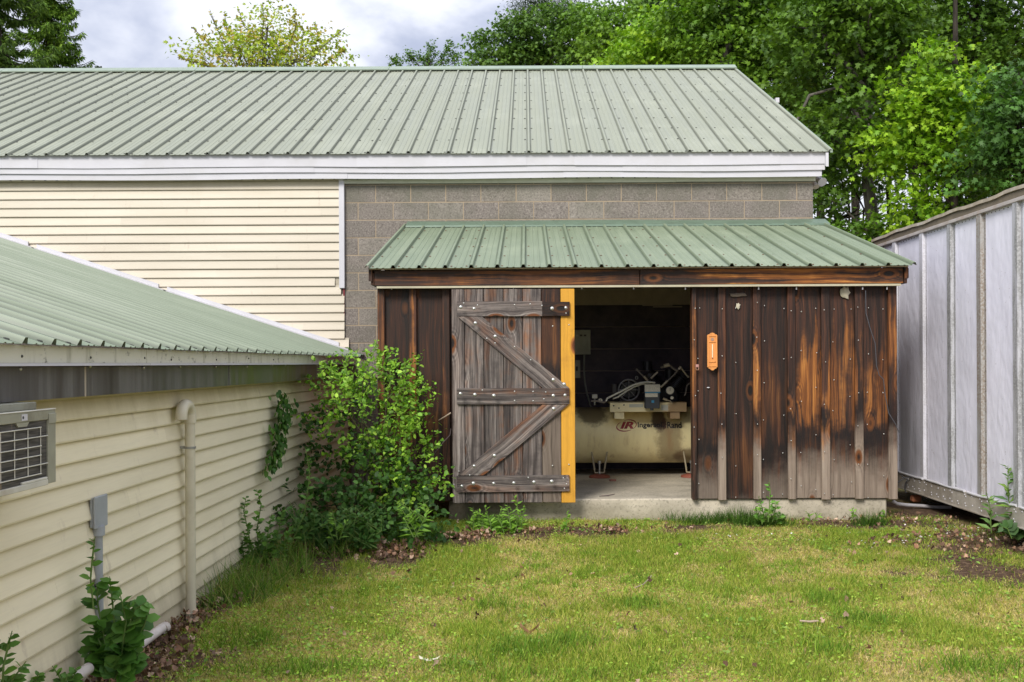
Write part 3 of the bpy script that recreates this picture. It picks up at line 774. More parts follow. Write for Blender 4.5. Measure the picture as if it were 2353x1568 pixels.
for (x, y) in [(530,460),(600,470),(790,468),(870,465),(930,472),(1053,512),(985,577),(1068,571),(648,640),(790,682),(872,750),(690,664),(625,905),(790,911),(885,912),
               (790,958),(885,960),(950,915),(940,950),(1068,1285),(984,1291),(1040,1355),(1045,1408),(1055,1385),(745,1165),(480,1388),(505,1320),(560,1340),(860,1352)]:
    a_, b_ = zd(x, y); p = P(a_, b_, 262.4 if not 975 < y < 1330 else 261); place('nail', nail_m, (p.x, p.y+.004, p.z), door)
# nails on the shed front
nm = MB()
for dx in (1597, 1658, 1739, 1818, 1896, 1972, 1606, 1690, 1755, 1800, 1840, 1875, 1915, 1955, 1995, 2030):
    y = 690 + random.uniform(0, 30)
    while y < 1145:
        p = P(dx + random.uniform(-2, 2), y, 256 + (1.0 if dx in (1597,1658,1739,1818,1896,1972) else 0))
        q = MB().ball((p.x, p.y+.001, p.z), .0055, 6, 3, (1, .5, 1)); nm.add(q.v, q.f, True); y += random.uniform(70, 130)
o = nm.build('nails', M['steel'], shed); o['kind'] = 'stuff'
# pale foam and paint patches on the boards
def blob_patch(name, dx, dy, rx, ry, s, mat, parent, n=14, th=.012):
    c_ = P(dx, dy, s); mb = MB(); vs = [(c_.x, c_.y-th, c_.z)]
    for k in range(n):
        t_ = 2*math.pi*k/n; r_ = random.uniform(.65, 1.15); vs.append((c_.x+rx*r_*math.cos(t_), c_.y-th*.4, c_.z+ry*r_*math.sin(t_)))
    for k in range(n):
        v_ = vs[1+k]; vs.append((c_.x+(v_[0]-c_.x)*1.12, c_.y+.002, c_.z+(v_[2]-c_.z)*1.12))
    mb.add(vs, [(0, 1+(k+1) % n, 1+k) for k in range(n)] + [(1+k, 1+(k+1) % n, 1+n+(k+1) % n, 1+n+k) for k in range(n)], True)
    o = mb.build(name, mat, parent); bmfix(o.data); return o
foam = plain('dried_foam', (.55, .50, .38), .9, bump=.8, var=.3)
blob_patch('foam_patch', 1942, 673, .040, .062, 256, foam, shed)
blob_patch('paint_patch', 1696, 678, .07, .022, 256, plain('dirty_paint', (.14, .11, .085), .8), shed, th=.003)
blob_patch('paint_patch', 1696, 704, .02, .028, 256, foam, shed, th=.004)
blob_patch('paint_chip', 1628, 891, .014, .005, 256, M['white_alu'], shed, th=.003)

# ================================================================== THERMOMETER, hasp, wire on the shed front
TS = 257.5
def hp(dx, dy, s=TS): return P(dx, dy, s)
th = thing('thermometer', 'orange wooden thermometer plaque hung on the dark boards beside the open doorway', 'thermometer', hp(1637, 850))
o_ = hp(1637, 808); pw, ph = .0455, .151
outl = [(-pw, -ph+.012), (-pw+.012, -ph), (-.02, -ph-.004), (-.014, -ph-.014), (.0, -ph-.018), (.014, -ph-.014), (.02, -ph-.004), (pw-.012, -ph), (pw, -ph+.012),
        (pw, ph-.008), (pw-.008, ph), (.026, ph+.002), (.016, ph+.013), (0, ph+.017), (-.016, ph+.013), (-.026, ph+.002), (-pw+.008, ph), (-pw, ph-.008)]
bd = MB().prism([(o_.x+a_, o_.z+b_) for a_, b_ in outl], 'y', o_.y, o_.y+.012).build('backboard', M['wood_raw'], th, loc=(o_.x, o_.y, o_.z-.16), bevel=.003)
for sx in (-1, 1): MB().box(o_.x+sx*(pw-.008)-.007, o_.x+sx*(pw-.008)+.007, o_.y-.007, o_.y, o_.z-ph+.01, o_.z+ph-.006).build('side_moulding', M['wood_raw'], th, loc=(o_.x, o_.y, o_.z-.16), bevel=.003)
for zz in (ph-.014, ph-.066, -ph+.058, -ph+.018): MB().box(o_.x-pw+.016, o_.x+pw-.016, o_.y-.006, o_.y, o_.z+zz-.004, o_.z+zz+.004).build('cross_moulding', M['wood_raw'], th, loc=(o_.x, o_.y, o_.z-.16), bevel=.002)
MB().cyl((o_.x, o_.y-.004, o_.z-.052), (o_.x, o_.y-.004, o_.z+.064), .0048, 10).build('glass_tube', plain('white_tube', (.85, .78, .55), .2), th)
MB().ball((o_.x, o_.y-.005, o_.z-.058), .0065, 8, 6).build('tube_bulb', plain('faded_red', (.45, .20, .12), .3), th)
MB().cyl((o_.x, o_.y-.003, o_.z+.108), (o_.x, o_.y+.001, o_.z+.108), .015, 14).build('medallion', plain('grey_medallion', (.36, .22, .15), .5), th)
hs = thing('door_hasp', 'small rusty pink and cream metal hasp screwed to the jamb board left of the thermometer', 'hasp', hp(1602, 850))
q = hp(1602, 845)
MB().box(q.x-.014, q.x+.014, q.y-.008, q.y+.006, q.z+.002, q.z+.028).build('plate', plain('faded_pink_paint', (.42, .20, .17), .6, dirt=(.6, .5, .45), dirtamt=.8), hs, bevel=.003)
MB().tube([q+Vector((-.012, -.006, .0)), q+Vector((-.012, -.012, -.02)), q+Vector((.010, -.012, -.022)), q+Vector((.012, -.006, .0))], .0045, 8).build('staple', plain('rusty_staple', (.28, .14, .08), .6), hs)
wr = MB(); pts = [(1989, 668), (1990, 720), (1998, 750), (2011, 790), (2014, 840), (2020, 862), (2030, 872), (2034, 910), (2042, 950), (2058, 975), (2066, 995)]
wr.tube([hp(a_, b_, 258.5) for a_, b_ in pts], .0042, 6)
tag(wr.build('loose_wire', plain('grey_cable', (.07, .07, .08), .5), None, loc=hp(1989, 668)), 'thin grey wire hanging loosely down the shed\'s rightmost board', 'wire')
sk = MB().tube([P(1008, 966, 262), P(1022, 958, 263), P(1036, 949, 263)], [.003, .006, .007], 7)
tag(sk.build('twig', plain('pale_twig', (.42, .32, .24), .8), None, loc=P(1022, 958, 263)), 'short pale twig poking out left of the grey sliding door', 'twig')
sk = MB().tube([P(985, 1063, 262), P(1000, 1040, 263), P(1020, 1015, 263), P(1034, 1000, 262), P(1036, 985, 262)], [.003, .004, .005, .004, .003], 6)
tag(sk.build('bare_vine', plain('dark_twig', (.10, .07, .07), .8), None, loc=P(1022, 1010, 263)), 'thin bare vine stem leaning on the dark boards beside the grey door', 'vine')

# ================================================================== AIR COMPRESSOR
t = NT('rust_streaked_cream_tank'); v = t.world((5, 5, 1.1)); n = t.noise(v, 1.5, 7, .68); w3 = t.sepz(t.world())
n2 = t.noise(t.world(), 3.2, 6, .7)
c = t.mix(t.ramp(n, .30, .62, 0, .55), (.94, .82, .46), (.78, .64, .32))
def stain(cx, wx, cz, hz_, th0):
    """oily rust mark round a point of the tank"""
    a_ = t.math('DIVIDE', t.math('SUBTRACT', w3['X'], cx), wx); b_ = t.math('DIVIDE', t.math('SUBTRACT', w3['Z'], cz), hz_)
    d_ = t.math('SQRT', t.math('ADD', t.math('MULTIPLY', a_, a_), t.math('MULTIPLY', b_, b_)))
    return t.ramp(t.math('ADD', d_, t.math('MULTIPLY', t.math('SUBTRACT', n2, .5), 2.2)), 1.15, .55, 0, th0)
def tz(x, y, s=216.): return P(1286.8 + x*.3617, 628 + y*.3617, s)
p1, p2, p3 = tz(625, 965), tz(700, 1080), tz(250, 930)
brown = (.12, .065, .035)
c = t.mix(stain(p1.x+.01, .075, p1.z+.05, .12, .9), c, (.06, .035, .03))
c = t.mix(stain(p2.x, .16, p2.z, .26, .6), c, brown)
c = t.mix(stain(p3.x-.06, .22, p3.z+.06, .13, .85), c, (.08, .055, .03))
c = t.mix(t.math('MULTIPLY', t.ramp(n, .54, .72), .5), c, (.36, .20, .09))
pe = tz(810, 1170); c = t.mix(stain(pe.x, .12, pe.z, .10, .7), c, brown)
t.bump(n2, .2, .003); M['tank'] = t.fin(c, .42, 0, .5)
TY, TR, TZ = F/209.6, .305, .71
TX0, TX1 = .30, 2.02
cpr = thing('air_compressor', 'large cream horizontal tank air compressor with dark motor and pump inside the shed', 'air compressor', ((TX0+TX1)/2, TY, SLAB))
ringp = [(TX0, .03), (TX0+.02, .15), (TX0+.07, .24), (TX0+.14, .29), (TX0+.2, TR), (TX1-.2, TR), (TX1-.14, .29), (TX1-.07, .24), (TX1-.02, .15), (TX1, .03)]
MB().tube([(x, TY, TZ) for x, r in ringp], [r for x, r in ringp], 48).build('tank', M['tank'], cpr)
MB().tube([(TX0+.195, TY, TZ), (TX0+.205, TY, TZ)], [TR+.003]*2, 48).build('weld_seam', M['tank'], cpr)
# foot with spring frame
for fx in (tz(248, 1280, 213).x, 1.75):
    fy = F/214.5
    for zdir in (-1, 1):
        MB().tube([(fx+zdir*.085, fy-.0, SLAB+.29), (fx+zdir*.055, fy, SLAB+.10), (fx+zdir*.052, fy, SLAB+.055), (fx, fy, SLAB+.048)], .0095, 8).build('foot_strap', plain('bare_foot_steel', (.42, .36, .24), .5), cpr)
    MB().tube([(fx, fy, SLAB+.035), (fx, fy, SLAB+.175)], .010, 8).build('foot_bolt', M['steel'], cpr)
    MB().cyl((fx, fy, SLAB+.15), (fx, fy, SLAB+.178), .022, 8).build('foot_nut', M['steel'], cpr)
    MB().cyl((fx, fy, SLAB+.045), (fx, fy, SLAB+.062), .022, 8).build('foot_nut', M['steel'], cpr)
    MB().tube([(fx, fy, SLAB+.002), (fx, fy, SLAB+.022), (fx, fy, SLAB+.038)], [.115, .108, .04], 24).build('foot_pad', plain('red_rubber_pad', (.26, .075, .045), .7), cpr)
# deck
dk = (tz(317, 823, 219), tz(805, 880, 219)); pyf = F/219
t = NT('cream_deck_paint'); v = t.world(); n = t.noise(v, 7, 5, .65); x_ = t.sepz(v)['X']
c = t.mix(t.ramp(n, .5, .7, 0, .3), (.88, .78, .48), (.42, .30, .17))
c = t.mix(t.ramp(t.math('ADD', x_, t.math('MULTIPLY', n, .3)), dk[1].x-.12, dk[1].x-.0, 0, .8), c, (.27, .14, .06)); M['deck'] = t.fin(c, .5)
MB().box(dk[0].x, dk[1].x, pyf, pyf+.012, dk[1].z, dk[0].z).build('deck_skirt', M['deck'], cpr, bevel=.003)
MB().box(dk[0].x, dk[1].x, pyf+.0125, pyf+.46, dk[0].z-.012, dk[0].z).build('deck', M['deck'], cpr)
for sx in (dk[0].x+.05, dk[1].x-.17): MB().box(sx, sx+.10, pyf+.02, pyf+.4, TZ+.2, dk[0].z-.013).build('deck_bracket', M['deck'], cpr)
for zx, zy in ((342,843),(407,838),(375,858)): 
    p = tz(zx, zy, 219.3); MB().cyl((p.x, pyf-.002, p.z), (p.x, pyf+.002, p.z), .008, 8).build('deck_hole', M['black'], cpr)
for (a_, b_, cc) in (((440, 832), (528, 852), (.50, .50, .42)), ((642, 838), (686, 872), (.55, .55, .48))):
    p, q = tz(*a_, 219), tz(*b_, 219); MB().box(p.x, q.x, pyf-.0015, pyf, q.z, p.z).build('label_plate', plain('label_paper', cc, .5), cpr)
# pressure-switch box with printed labels
t = NT('printed_label'); v = t.obj((1, 1, 1), rnd=False); ob = t.sepz(v)
ln = t.math('SINE', t.math('MULTIPLY', ob['Z'], 700)); nn = t.noise(t.obj((220, 1, 90), rnd=False), 1, 2)
c = t.mix(t.math('MULTIPLY', t.ramp(ln, -.1, .4), t.ramp(nn, .42, .52, 0, .6)), (.72, .68, .56), (.18, .18, .2)); M['print'] = t.fin(c, .5)
blue = plain('blue_print', (.05, .28, .50), .5)
b0, b1 = tz(540, 705, 222), tz(635, 860, 222); by = F/222
M['charcoal'] = plain('charcoal_box', (.045, .05, .058), .5)
MB().box(b0.x, b1.x, by, by+.10, b1.z, b0.z).build('switch_box', M['charcoal'], cpr, bevel=.006)
p, q = tz(538, 707, 222), tz(636, 753, 222); MB().box(p.x, q.x, by-.003, by-.001, q.z, p.z).build('warning_label', M['print'], cpr)
p, q = tz(540, 755, 222), tz(636, 761, 222); MB().box(p.x, q.x, by-.004, by-.001, q.z, p.z).build('blue_stripe', blue, cpr)
p, q = tz(541, 763, 222), tz(620, 787, 222); MB().box(p.x, q.x, by-.003, by-.001, q.z, p.z).build('warning_label', M['print'], cpr)
p, q = tz(581, 808, 222), tz(598, 824, 222); MB().box(p.x, q.x, by-.003, by-.001, q.z, p.z).build('blue_mark', blue, cpr, bevel=.004)
p = tz(585, 866, 222); MB().cyl((p.x, by+.02, p.z-.01), (p.x, by+.02, p.z+.03), .018, 10).build('cable_gland', M['charcoal'], cpr)
# gauges
def gauge(zx, zy, r, s=221):
    p = tz(zx, zy, s)
    g = MB().cyl((p.x, p.y+.03, p.z), (p.x, p.y, p.z), r*1.12, 20).build('gauge', M['charcoal'], cpr)
    f_ = MB().cyl((p.x, p.y-.0005, p.z), (p.x, p.y-.004, p.z), r, 20).build('dial', plain('dial_cream', (.66, .62, .50), .4), g)
    MB().box(p.x-.002, p.x+.002, p.y-.006, p.y-.0045, p.z-r*.1, p.z+r*.7).build('needle', M['black'], g)
gauge(699, 745, .040); gauge(711, 792, .016); gauge(257, 809, .022, 216)
p, q = tz(204, 770, 216), tz(238, 796, 216); MB().box(p.x, q.x, p.y, p.y+.04, q.z, p.z).build('drain_timer', plain('white_timer', (.68, .66, .58), .5), cpr, bevel=.004)
p = tz(221, 797, 216); MB().cyl((p.x, p.y+.02, p.z-.07), (p.x, p.y+.02, p.z+.0), .008, 8).build('drain_stem', M['steel'], cpr)
# motor with fan cover and drive wheel
M['cast'] = plain('oily_black_casting', (.022, .021, .026), .45, .2, dirt=(.10, .08, .06), dirtamt=.35)
mc = tz(437, 742, 213)
MB().tube([(mc.x, mc.y+.03, mc.z), (mc.x, mc.y+.05, mc.z), (mc.x, mc.y+.30, mc.z), (mc.x, mc.y+.33, mc.z)], [.085, .10, .10, .07], 28).build('motor', M['cast'], cpr)
ring = [(mc.x + .112*math.cos(2*math.pi*k/32), mc.y, mc.z + .112*math.sin(2*math.pi*k/32)) for k in range(33)]
wh = MB().tube(ring, .010, 8, cap=False).build('drive_wheel', plain('worn_wheel_steel', (.26, .25, .26), .4, .5), cpr)
for k in range(8):
    a_ = math.pi*k/4; MB().tube([(mc.x+.02*math.cos(a_), mc.y, mc.z+.02*math.sin(a_)), (mc.x+.108*math.cos(a_), mc.y, mc.z+.108*math.sin(a_))], .0065, 6).build('spoke', bpy.data.materials['worn_wheel_steel'], wh)
MB().cyl((mc.x, mc.y-.015, mc.z), (mc.x, mc.y+.04, mc.z), .026, 14).build('hub', M['cast'], wh)
MB().box(mc.x-.09, mc.x+.09, mc.y+.06, mc.y+.28, dk[0].z+.001, mc.z-.08).build('motor_foot', M['cast'], cpr)
p, q = tz(332, 705, 213), tz(360, 775, 213); MB().box(p.x, q.x, p.y, p.y+.08, q.z, p.z).build('junction_cover', plain('dusty_cover', (.11, .10, .10), .6), cpr, bevel=.006)
p = tz(487, 665, 213); MB().tube([p + Vector((.014*math.cos(k*.7), 0, .018*math.sin(k*.7))) for k in range(10)], .004, 6).build('lifting_eye', M['steel'], cpr)
# V pump: crankcase, two finned cylinders, heads
pc = tz(690, 790, 214)
MB().tube([(pc.x, pc.y+.02, pc.z), (pc.x, pc.y+.04, pc.z), (pc.x, pc.y+.30, pc.z), (pc.x, pc.y+.34, pc.z)], [.10, .125, .125, .09], 28).build('crankcase', M['cast'], cpr)
MB().box(pc.x-.13, pc.x+.13, pc.y+.04, pc.y+.32, dk[0].z+.001, pc.z-.06).build('pump_base', M['cast'], cpr)
for a_ in (-38, 38):
    dr = Vector((math.sin(math.radians(a_)), 0, math.cos(math.radians(a_))))
    b_ = Vector((pc.x, pc.y+.16, pc.z)) + dr*.10
    cy = MB().tube([b_, b_ + dr*.17], .062, 20).build('cylinder', M['cast'], cpr)
    for k in range(8):
        MB().tube([b_ + dr*(.03+.017*k), b_ + dr*(.036+.017*k)], .084, 20).build('fin', M['cast'], cy)
    MB().tube([b_ + dr*.175, b_ + dr*.23], [.078, .07], 12).build('head', M['cast'], cpr)
pale = plain('dull_copper_pipe', (.55, .48, .36), .4, .5); dpipe = plain('sooty_pipe', (.24, .21, .19), .5, .4)
def pipe(name, pts, r, mat, s=219):
    return MB().tube([tz(a_, b_, s) for a_, b_ in pts], r, 8).build(name, mat, cpr)
hose = plain('dusty_grey_hose', (.66, .65, .58), .6)
pipe('air_hose', [(292, 812), (300, 795), (340, 775), (400, 745), (460, 712), (510, 697), (560, 691), (604, 697)], .0095, hose, 222)
pipe('air_hose', [(335, 797), (365, 788), (420, 750), (470, 722), (520, 705), (575, 698)], .0085, hose, 221)
pipe('hose_end', [(198, 812), (240, 812), (280, 822), (296, 808)], .009, dpipe, 220)
pipe('discharge_pipe', [(485, 607), (510, 635), (545, 670), (560, 697)], .010, dpipe)
pipe('pipe_fitting', [(533, 655), (556, 684)], .015, pale)
pipe('discharge_pipe', [(578, 668), (620, 628)], .011, pale)
pipe('intake_pipe', [(640, 600), (672, 588), (700, 586), (720, 605), (745, 620)], .013, dpipe)
pipe('pipe_fitting', [(660, 590), (694, 582)], .020, pale)
pipe('discharge_pipe', [(640, 725), (680, 688), (720, 650), (764, 600)], .0085, dpipe)
pipe('pipe_fitting', [(640, 725), (682, 685)], .0125, pale)
pipe('pipe_fitting', [(756, 612), (768, 594)], .018, pale)
pipe('discharge_pipe', [(768, 600), (790, 630), (818, 662)], .009, pale)
pipe('drop_pipe', [(835, 690), (805, 715), (797, 770), (790, 778)], .008, dpipe)
pipe('valve', [(655, 795), (680, 806)], .014, pale); pipe('valve_tube', [(680, 806), (700, 812), (716, 826)], .006, pale)
pa = tz(558, 590, 214); MB().tube([pa + Vector((0, .05, -.05)), pa + Vector((0, .05, .05))], [.055, .05], 18).build('air_filter', M['cast'], cpr)
pa = tz(700, 640, 212); MB().tube([pa + Vector((0, .05, -.05)), pa + Vector((0, .05, .05))], [.055, .05], 18).build('air_filter', M['cast'], cpr)
# lettering laid on the tank's curve
def tank_text(body, zx0, zx1, zc, height_z, mat, shear=0, bold=0.0, name='lettering', lift=.004):
    cu = bpy.data.curves.new('txt', 'FONT'); cu.body = body; cu.shear = shear; cu.offset = bold; cu.extrude = 0; cu.resolution_u = 3
    tmp = bpy.data.objects.new('tmp', cu); C.objects.link(tmp)
    bpy.context.view_layer.update()
    me = bpy.data.meshes.new_from_object(tmp.evaluated_get(bpy.context.evaluated_depsgraph_get()))
    bpy.data.objects.remove(tmp)
    xs_ = [v_.co.x for v_ in me.vertices]; ys_ = [v_.co.y for v_ in me.vertices]
    xa, xb, ya, yb = min(xs_), max(xs_), min(ys_), max(ys_)
    A, B = tz(zx0, zc), tz(zx1, zc); hh = height_z*.3617/216.
    import bmesh
    bmx = bmesh.new(); bmx.from_mesh(me)
    for v_ in bmx.verts:
        x = A.x + (v_.co.x-xa)/(xb-xa)*(B.x-A.x); zz = A.z + ((v_.co.y-ya)/(yb-ya)-.5)*hh
        rel = max(-TR, min(TR, zz - TZ)); y = TY - math.sqrt(max(0, TR*TR - rel*rel)) - lift
        v_.co = (x, y, zz)
    bmx.to_mesh(me); bmx.free(); me.materials.clear(); me.materials.append(mat)
    o = bpy.data.objects.new(name, me)
    me.transform(Matrix.Translation(-WL[cpr.name])); reg(o, WL[cpr.name], cpr); return o
t = NT('black_lettering_worn'); w3 = t.sepz(t.world()); n2 = t.noise(t.world(), 3.2, 6, .7); n9 = t.noise(t.world(), 70, 3)
c = t.mix(t.ramp(n9, .55, .7, 0, .5), (.03, .027, .03), (.3, .25, .15)); M['letter'] = t.fin(c, .6)
red = plain('red_lettering', (.33, .03, .035), .5, var=.25, scale=30, dirt=(.4, .3, .18), dirtamt=.4)
tank_text('IR', 384, 470, 968, 44, red, shear=.3, bold=.045)
tank_text('Ingersoll', 496, 662, 970, 42, M['letter'], bold=.03)
tank_text('Rand', 684, 776, 967, 40, M['letter'], bold=.03)
# swoosh: two crescents round the initials
def crescent(cx, cy, rx, ry, a0, a1, wmax, n=28, tilt=-.12):
    mb = MB(); vs = []
    for k in range(n+1):
        a_ = a0 + (a1-a0)*k/n; wd = wmax*math.sin(math.pi*k/n)**.7 + .8
        for sgn in (1, -1):
            ex, ey = (rx+sgn*wd*.5)*math.cos(a_), (ry+sgn*wd*.5)*math.sin(a_)
            p = tz(cx + ex, cy + ey + tilt*ex)
            rel = max(-TR, min(TR, p.z-TZ)); vs.append((p.x, TY - math.sqrt(TR*TR-rel*rel) - .0016, p.z))
    mb.add(vs, [(2*k, 2*k+1, 2*k+3, 2*k+2) for k in range(n)])
    return mb.build('swoosh', red, cpr)
crescent(424, 972, 62, 32, math.radians(60), math.radians(235), 7)
crescent(430, 968, 58, 33, math.radians(-110), math.radians(50), 6)
# rust smear that has eaten part of the name
t = NT('dark_rust_smear'); n = t.noise(t.world(), 22, 5, .7); M['smear'] = t.fin(t.cramp(n, [(.3, (.05, .03, .03)), (.7, (.16, .09, .06))]), .8)
sm = MB(); vs = []; cen = tz(664, 968)
nn_ = 22
for rr in (0, 1):
    for k in range(nn_):
        a_ = 2*math.pi*k/nn_; r_ = random.uniform(.75, 1.2)
        p = tz(664 + (15*r_*math.cos(a_) if rr else 0), 962 + (34*r_*math.sin(a_) if rr else 0))
        rel = p.z-TZ; vs.append((p.x, TY - math.sqrt(TR*TR-rel*rel) - .0035, p.z))
sm.add(vs, [(k, (k+1) % nn_, nn_+(k+1) % nn_, nn_+k) for k in range(nn_)]); sm.build('rust_smear', M['smear'], cpr)
# electric boxes on the back wall
gp = plain('beige_panel_paint', (.46, .47, .38), .5, dirt=(.2, .19, .15), dirtamt=.4)
ep = thing('breaker_cabinet', 'beige electrical breaker panel on the dark back wall at the left of the doorway', 'electrical panel', P(1325, 814, 200))
WY = WALL-.041
p, q = P(1290, 759, 199.5), P(1356.5, 815, 199.5)
MB().box(p.x, q.x, WY-.09, WY-.001, q.z, p.z).build('cabinet', gp, ep, bevel=.005)
MB().box(p.x+.02, q.x-.028, WY-.098, WY-.091, q.z+.028, p.z-.025).build('panel_door', gp, ep, bevel=.003)
for k in range(3): MB().box(q.x-.17+.045*k, q.x-.14+.045*k, WY-.106, WY-.099, p.z-.075, p.z-.055).build('breaker_label', plain('dark_plate', (.10, .09, .08), .6) if k else M['cream_trim'], ep)
p2_, q2_ = P(1295, 828, 199.5), P(1333, 869, 199.5)
e2 = thing('switch_box', 'smaller beige switch box below the breaker panel beside the yellow door edge', 'switch box', P(1325, 869, 200))
MB().box(p2_.x, q2_.x, WY-.07, WY-.001, q2_.z, p2_.z).build('case', gp, e2, bevel=.004)
MB().box(q2_.x-.05, q2_.x-.03, WY-.085, WY-.071, (p2_.z+q2_.z)/2-.02, (p2_.z+q2_.z)/2+.03).build('lever', M['black'], e2)
cd = MB().tube([P(1342.5, 815, 203), P(1342, 850, 203.5), P(1344, 880, 204), P(1349, 905, 205.5), P(1356, 930, 208), P(1364, 945, 210)], .010, 8)
tag(cd.build('conduit', plain('pvc_grey', (.26, .27, .25), .5), None, loc=P(1342.5, 815, 203)), 'thin grey conduit curving down from the breaker panel behind the compressor', 'conduit')
for (dx, dy, lb, wd, col_) in ((1408, 1106, 'small reddish scrap of wood lying on the slab behind the doorway', .07, (.28, .12, .09)),):
    g = PG(dx, dy, SLAB); tag(MB().box(g.x-wd/2, g.x+wd/2, g.y-.02, g.y+.02, SLAB+.001, SLAB+.02).build('wood_scrap', plain('red_scrap', col_, .8), None, loc=g, bevel=.003), lb, 'scrap')
g0, g1 = PG(1377, 1142, SLAB), PG(1412, 1137.5, SLAB)
tag(MB().tube([(g0.x, g0.y, SLAB+.006), ((g0.x+g1.x)/2, g0.y+.01, SLAB+.010), (g1.x, g1.y, SLAB+.006)], [.003, .005, .003], 6).build('stick', bpy.data.materials['dark_twig'], None, loc=g0), 'small dark stick lying on the concrete threshold of the shed', 'stick')

# ================================================================== TRAILER (right)
XT = 3.80
def tY(dx): return F*XT/(dx-HX)
TZ1, TZ0 = CAMZ + (HY-425-5.9)/(1141/XT), CAMZ - (1218-HY+5)/(1141/XT)
TY1, TY0 = F*XT/793, 2.2
trl = thing('box_trailer', 'old white riveted box trailer parked beside the shed along the right edge', 'trailer', (XT+1.2, 7, 0))
t = NT('lavender_white_panel'); v = t.world((1, 3, .6)); n = t.noise(v, 1.2, 6, .65); w3 = t.sepz(t.world())
c = t.mix(t.ramp(n, .4, .7, 0, .35), (.80, .79, .90), (.73, .72, .82))
n5 = t.noise(t.world((1, 9, .8)), 1, 5, .7)
zz = t.math('ADD', w3['Z'], t.math('MULTIPLY', n5, .55))
c = t.mix(t.ramp(zz, .80, .50, 0, .5), c, (.26, .26, .26))
yb = t.math('ADD', w3['Y'], t.math('MULTIPLY', n5, .8))
c = t.mix(t.math('MULTIPLY', t.ramp(yb, 9.9, 10.6), t.ramp(zz, 2.1, 1.0, 0, .65)), c, (.17, .17, .16))
sp = t.noise(t.world(), 38, 2); c = t.mix(t.ramp(sp, .70, .76, 0, .5), c, (.25, .22, .2))
ru = t.noise(t.world((1, 26, .5)), 1, 5, .7); c = t.mix(t.math('MULTIPLY', t.ramp(ru, .63, .74), t.ramp(n5, .4, .6, .1, .55)), c, (.33, .27, .22))
t.bump(t.noise(t.world((1, 2.2, 1.3)), 1.5, 3), .5, .05); M['tpanel'] = t.fin(c, .42, 0, .4)
def post_mat(name, ca, cb, hi):
    t = NT(name); n = t.noise(t.obj((1, 1, 1)), 60, 3, .7); n2 = t.noise(t.obj((8, 8, 1.2)), 2, 5, .65)
    z_ = t.sepz(t.world())['Z']
    c = t.mix(t.ramp(n, .42, .62), ca, cb); c = t.mix(t.ramp(n2, .42, .65), c, hi)
    return t.fin(c, .55, .15)
posts_m = {'light': post_mat('chalky_post', (.50, .49, .52), (.62, .61, .66), (.66, .65, .72)),
           'grey': post_mat('galvanised_post', (.25, .25, .25), (.42, .42, .43), (.50, .50, .54)),
           'rust': post_mat('rusty_galvanised_post', (.26, .21, .17), (.40, .385, .37), (.36, .355, .35))}
M['rail'] = plain('weathered_rail', (.44, .40, .35), .55, var=.3, dirt=(.16, .12, .08), dirtamt=.7, scale=4)
RB = TZ0 + .155   # top of bottom rail
RTOP = TZ1 - .105
MB().box(XT+.03, XT+2.4, TY0, TY1, TZ0+.01, TZ1-.02).build('body', M['tpanel'], trl)
pcs = [(2050, 2059.5, 'light'), (2059.5+51, 2123+1, 'light'), (2172, 2190, 'grey'), (2238, 2261, 'rust'), (2320, 2346, 'grey')]
pY = []
for a_, b_, k in pcs: pY.append(((tY(a_)+tY(b_))/2, tY(a_)-tY(b_), k))
last = pY[-1][0]
pY.insert(0, (pY[0][0]+.61, .10, 'grey'))
for k in range(1, 9): pY.append((last-.61*k, .11, 'grey' if k % 2 else 'light'))
for yc, wd, k in pY:
    if yc > TY1 - .05: continue
    wd = .115
    pf = [(XT+.0285, yc-wd/2-.02), (XT+.0265, yc-wd/2-.02), (XT+.0265, yc-wd/2+.012), (XT-.001, yc-wd/2+.020), (XT-.001, yc+wd/2-.020), (XT+.0265, yc+wd/2-.012), (XT+.0265, yc+wd/2+.02), (XT+.0285, yc+wd/2+.02)]
    o = MB().prism(pf, 'z', RB-.01, RTOP).build('post', posts_m[k], trl, loc=(XT, yc, RB)); bmfix(o.data)
    rv = MB(); z = RB + .03
    while z < RTOP - .02:
        for sg in (-1, 1):
            b_ = MB().ball((XT+.026, yc+sg*(wd/2+.010), z), .0055, 6, 3, (.6, 1, 1)); rv.add(b_.v, b_.f, True)
        z += .085
    o = rv.build('rivets', M['screw'] if k == 'rust' else posts_m['grey'], trl); o['kind'] = 'stuff'
for i in range(len(pY)-1):
    ya, yb_ = pY[i+1][0]+.04, pY[i][0]-.04
    if yb_ > TY1: yb_ = TY1
    MB().box(XT+.0285, XT+.0305+.001*(i % 2), ya, yb_, RB-.03, RTOP+.02).build('side_panel', M['tpanel'], trl)
    rv = MB(); y = ya+.05
    while y < yb_-.03:
        b_ = MB().ball((XT+.028, y, RTOP-.022), .006, 6, 3, (.5, 1, 1)); rv.add(b_.v, b_.f, True); y += .07
    o = rv.build('rivets', M['screw'], trl); o['kind'] = 'stuff'
MB().box(XT-.006, XT+.06, TY0, TY1, RTOP-.008, RTOP+.022).build('top_rail', plain('pale_top_rail', (.48, .44, .42), .5, dirt=(.3, .18, .1), dirtamt=.5), trl, bevel=.003)
MB().box(XT+.006, XT+.06, TY0, TY1, RTOP+.023, TZ1-.03).build('roof_channel', plain('brown_channel', (.15, .12, .085), .7, dirt=(.3, .25, .18), dirtamt=.4), trl)
mb = MB(); n = 60
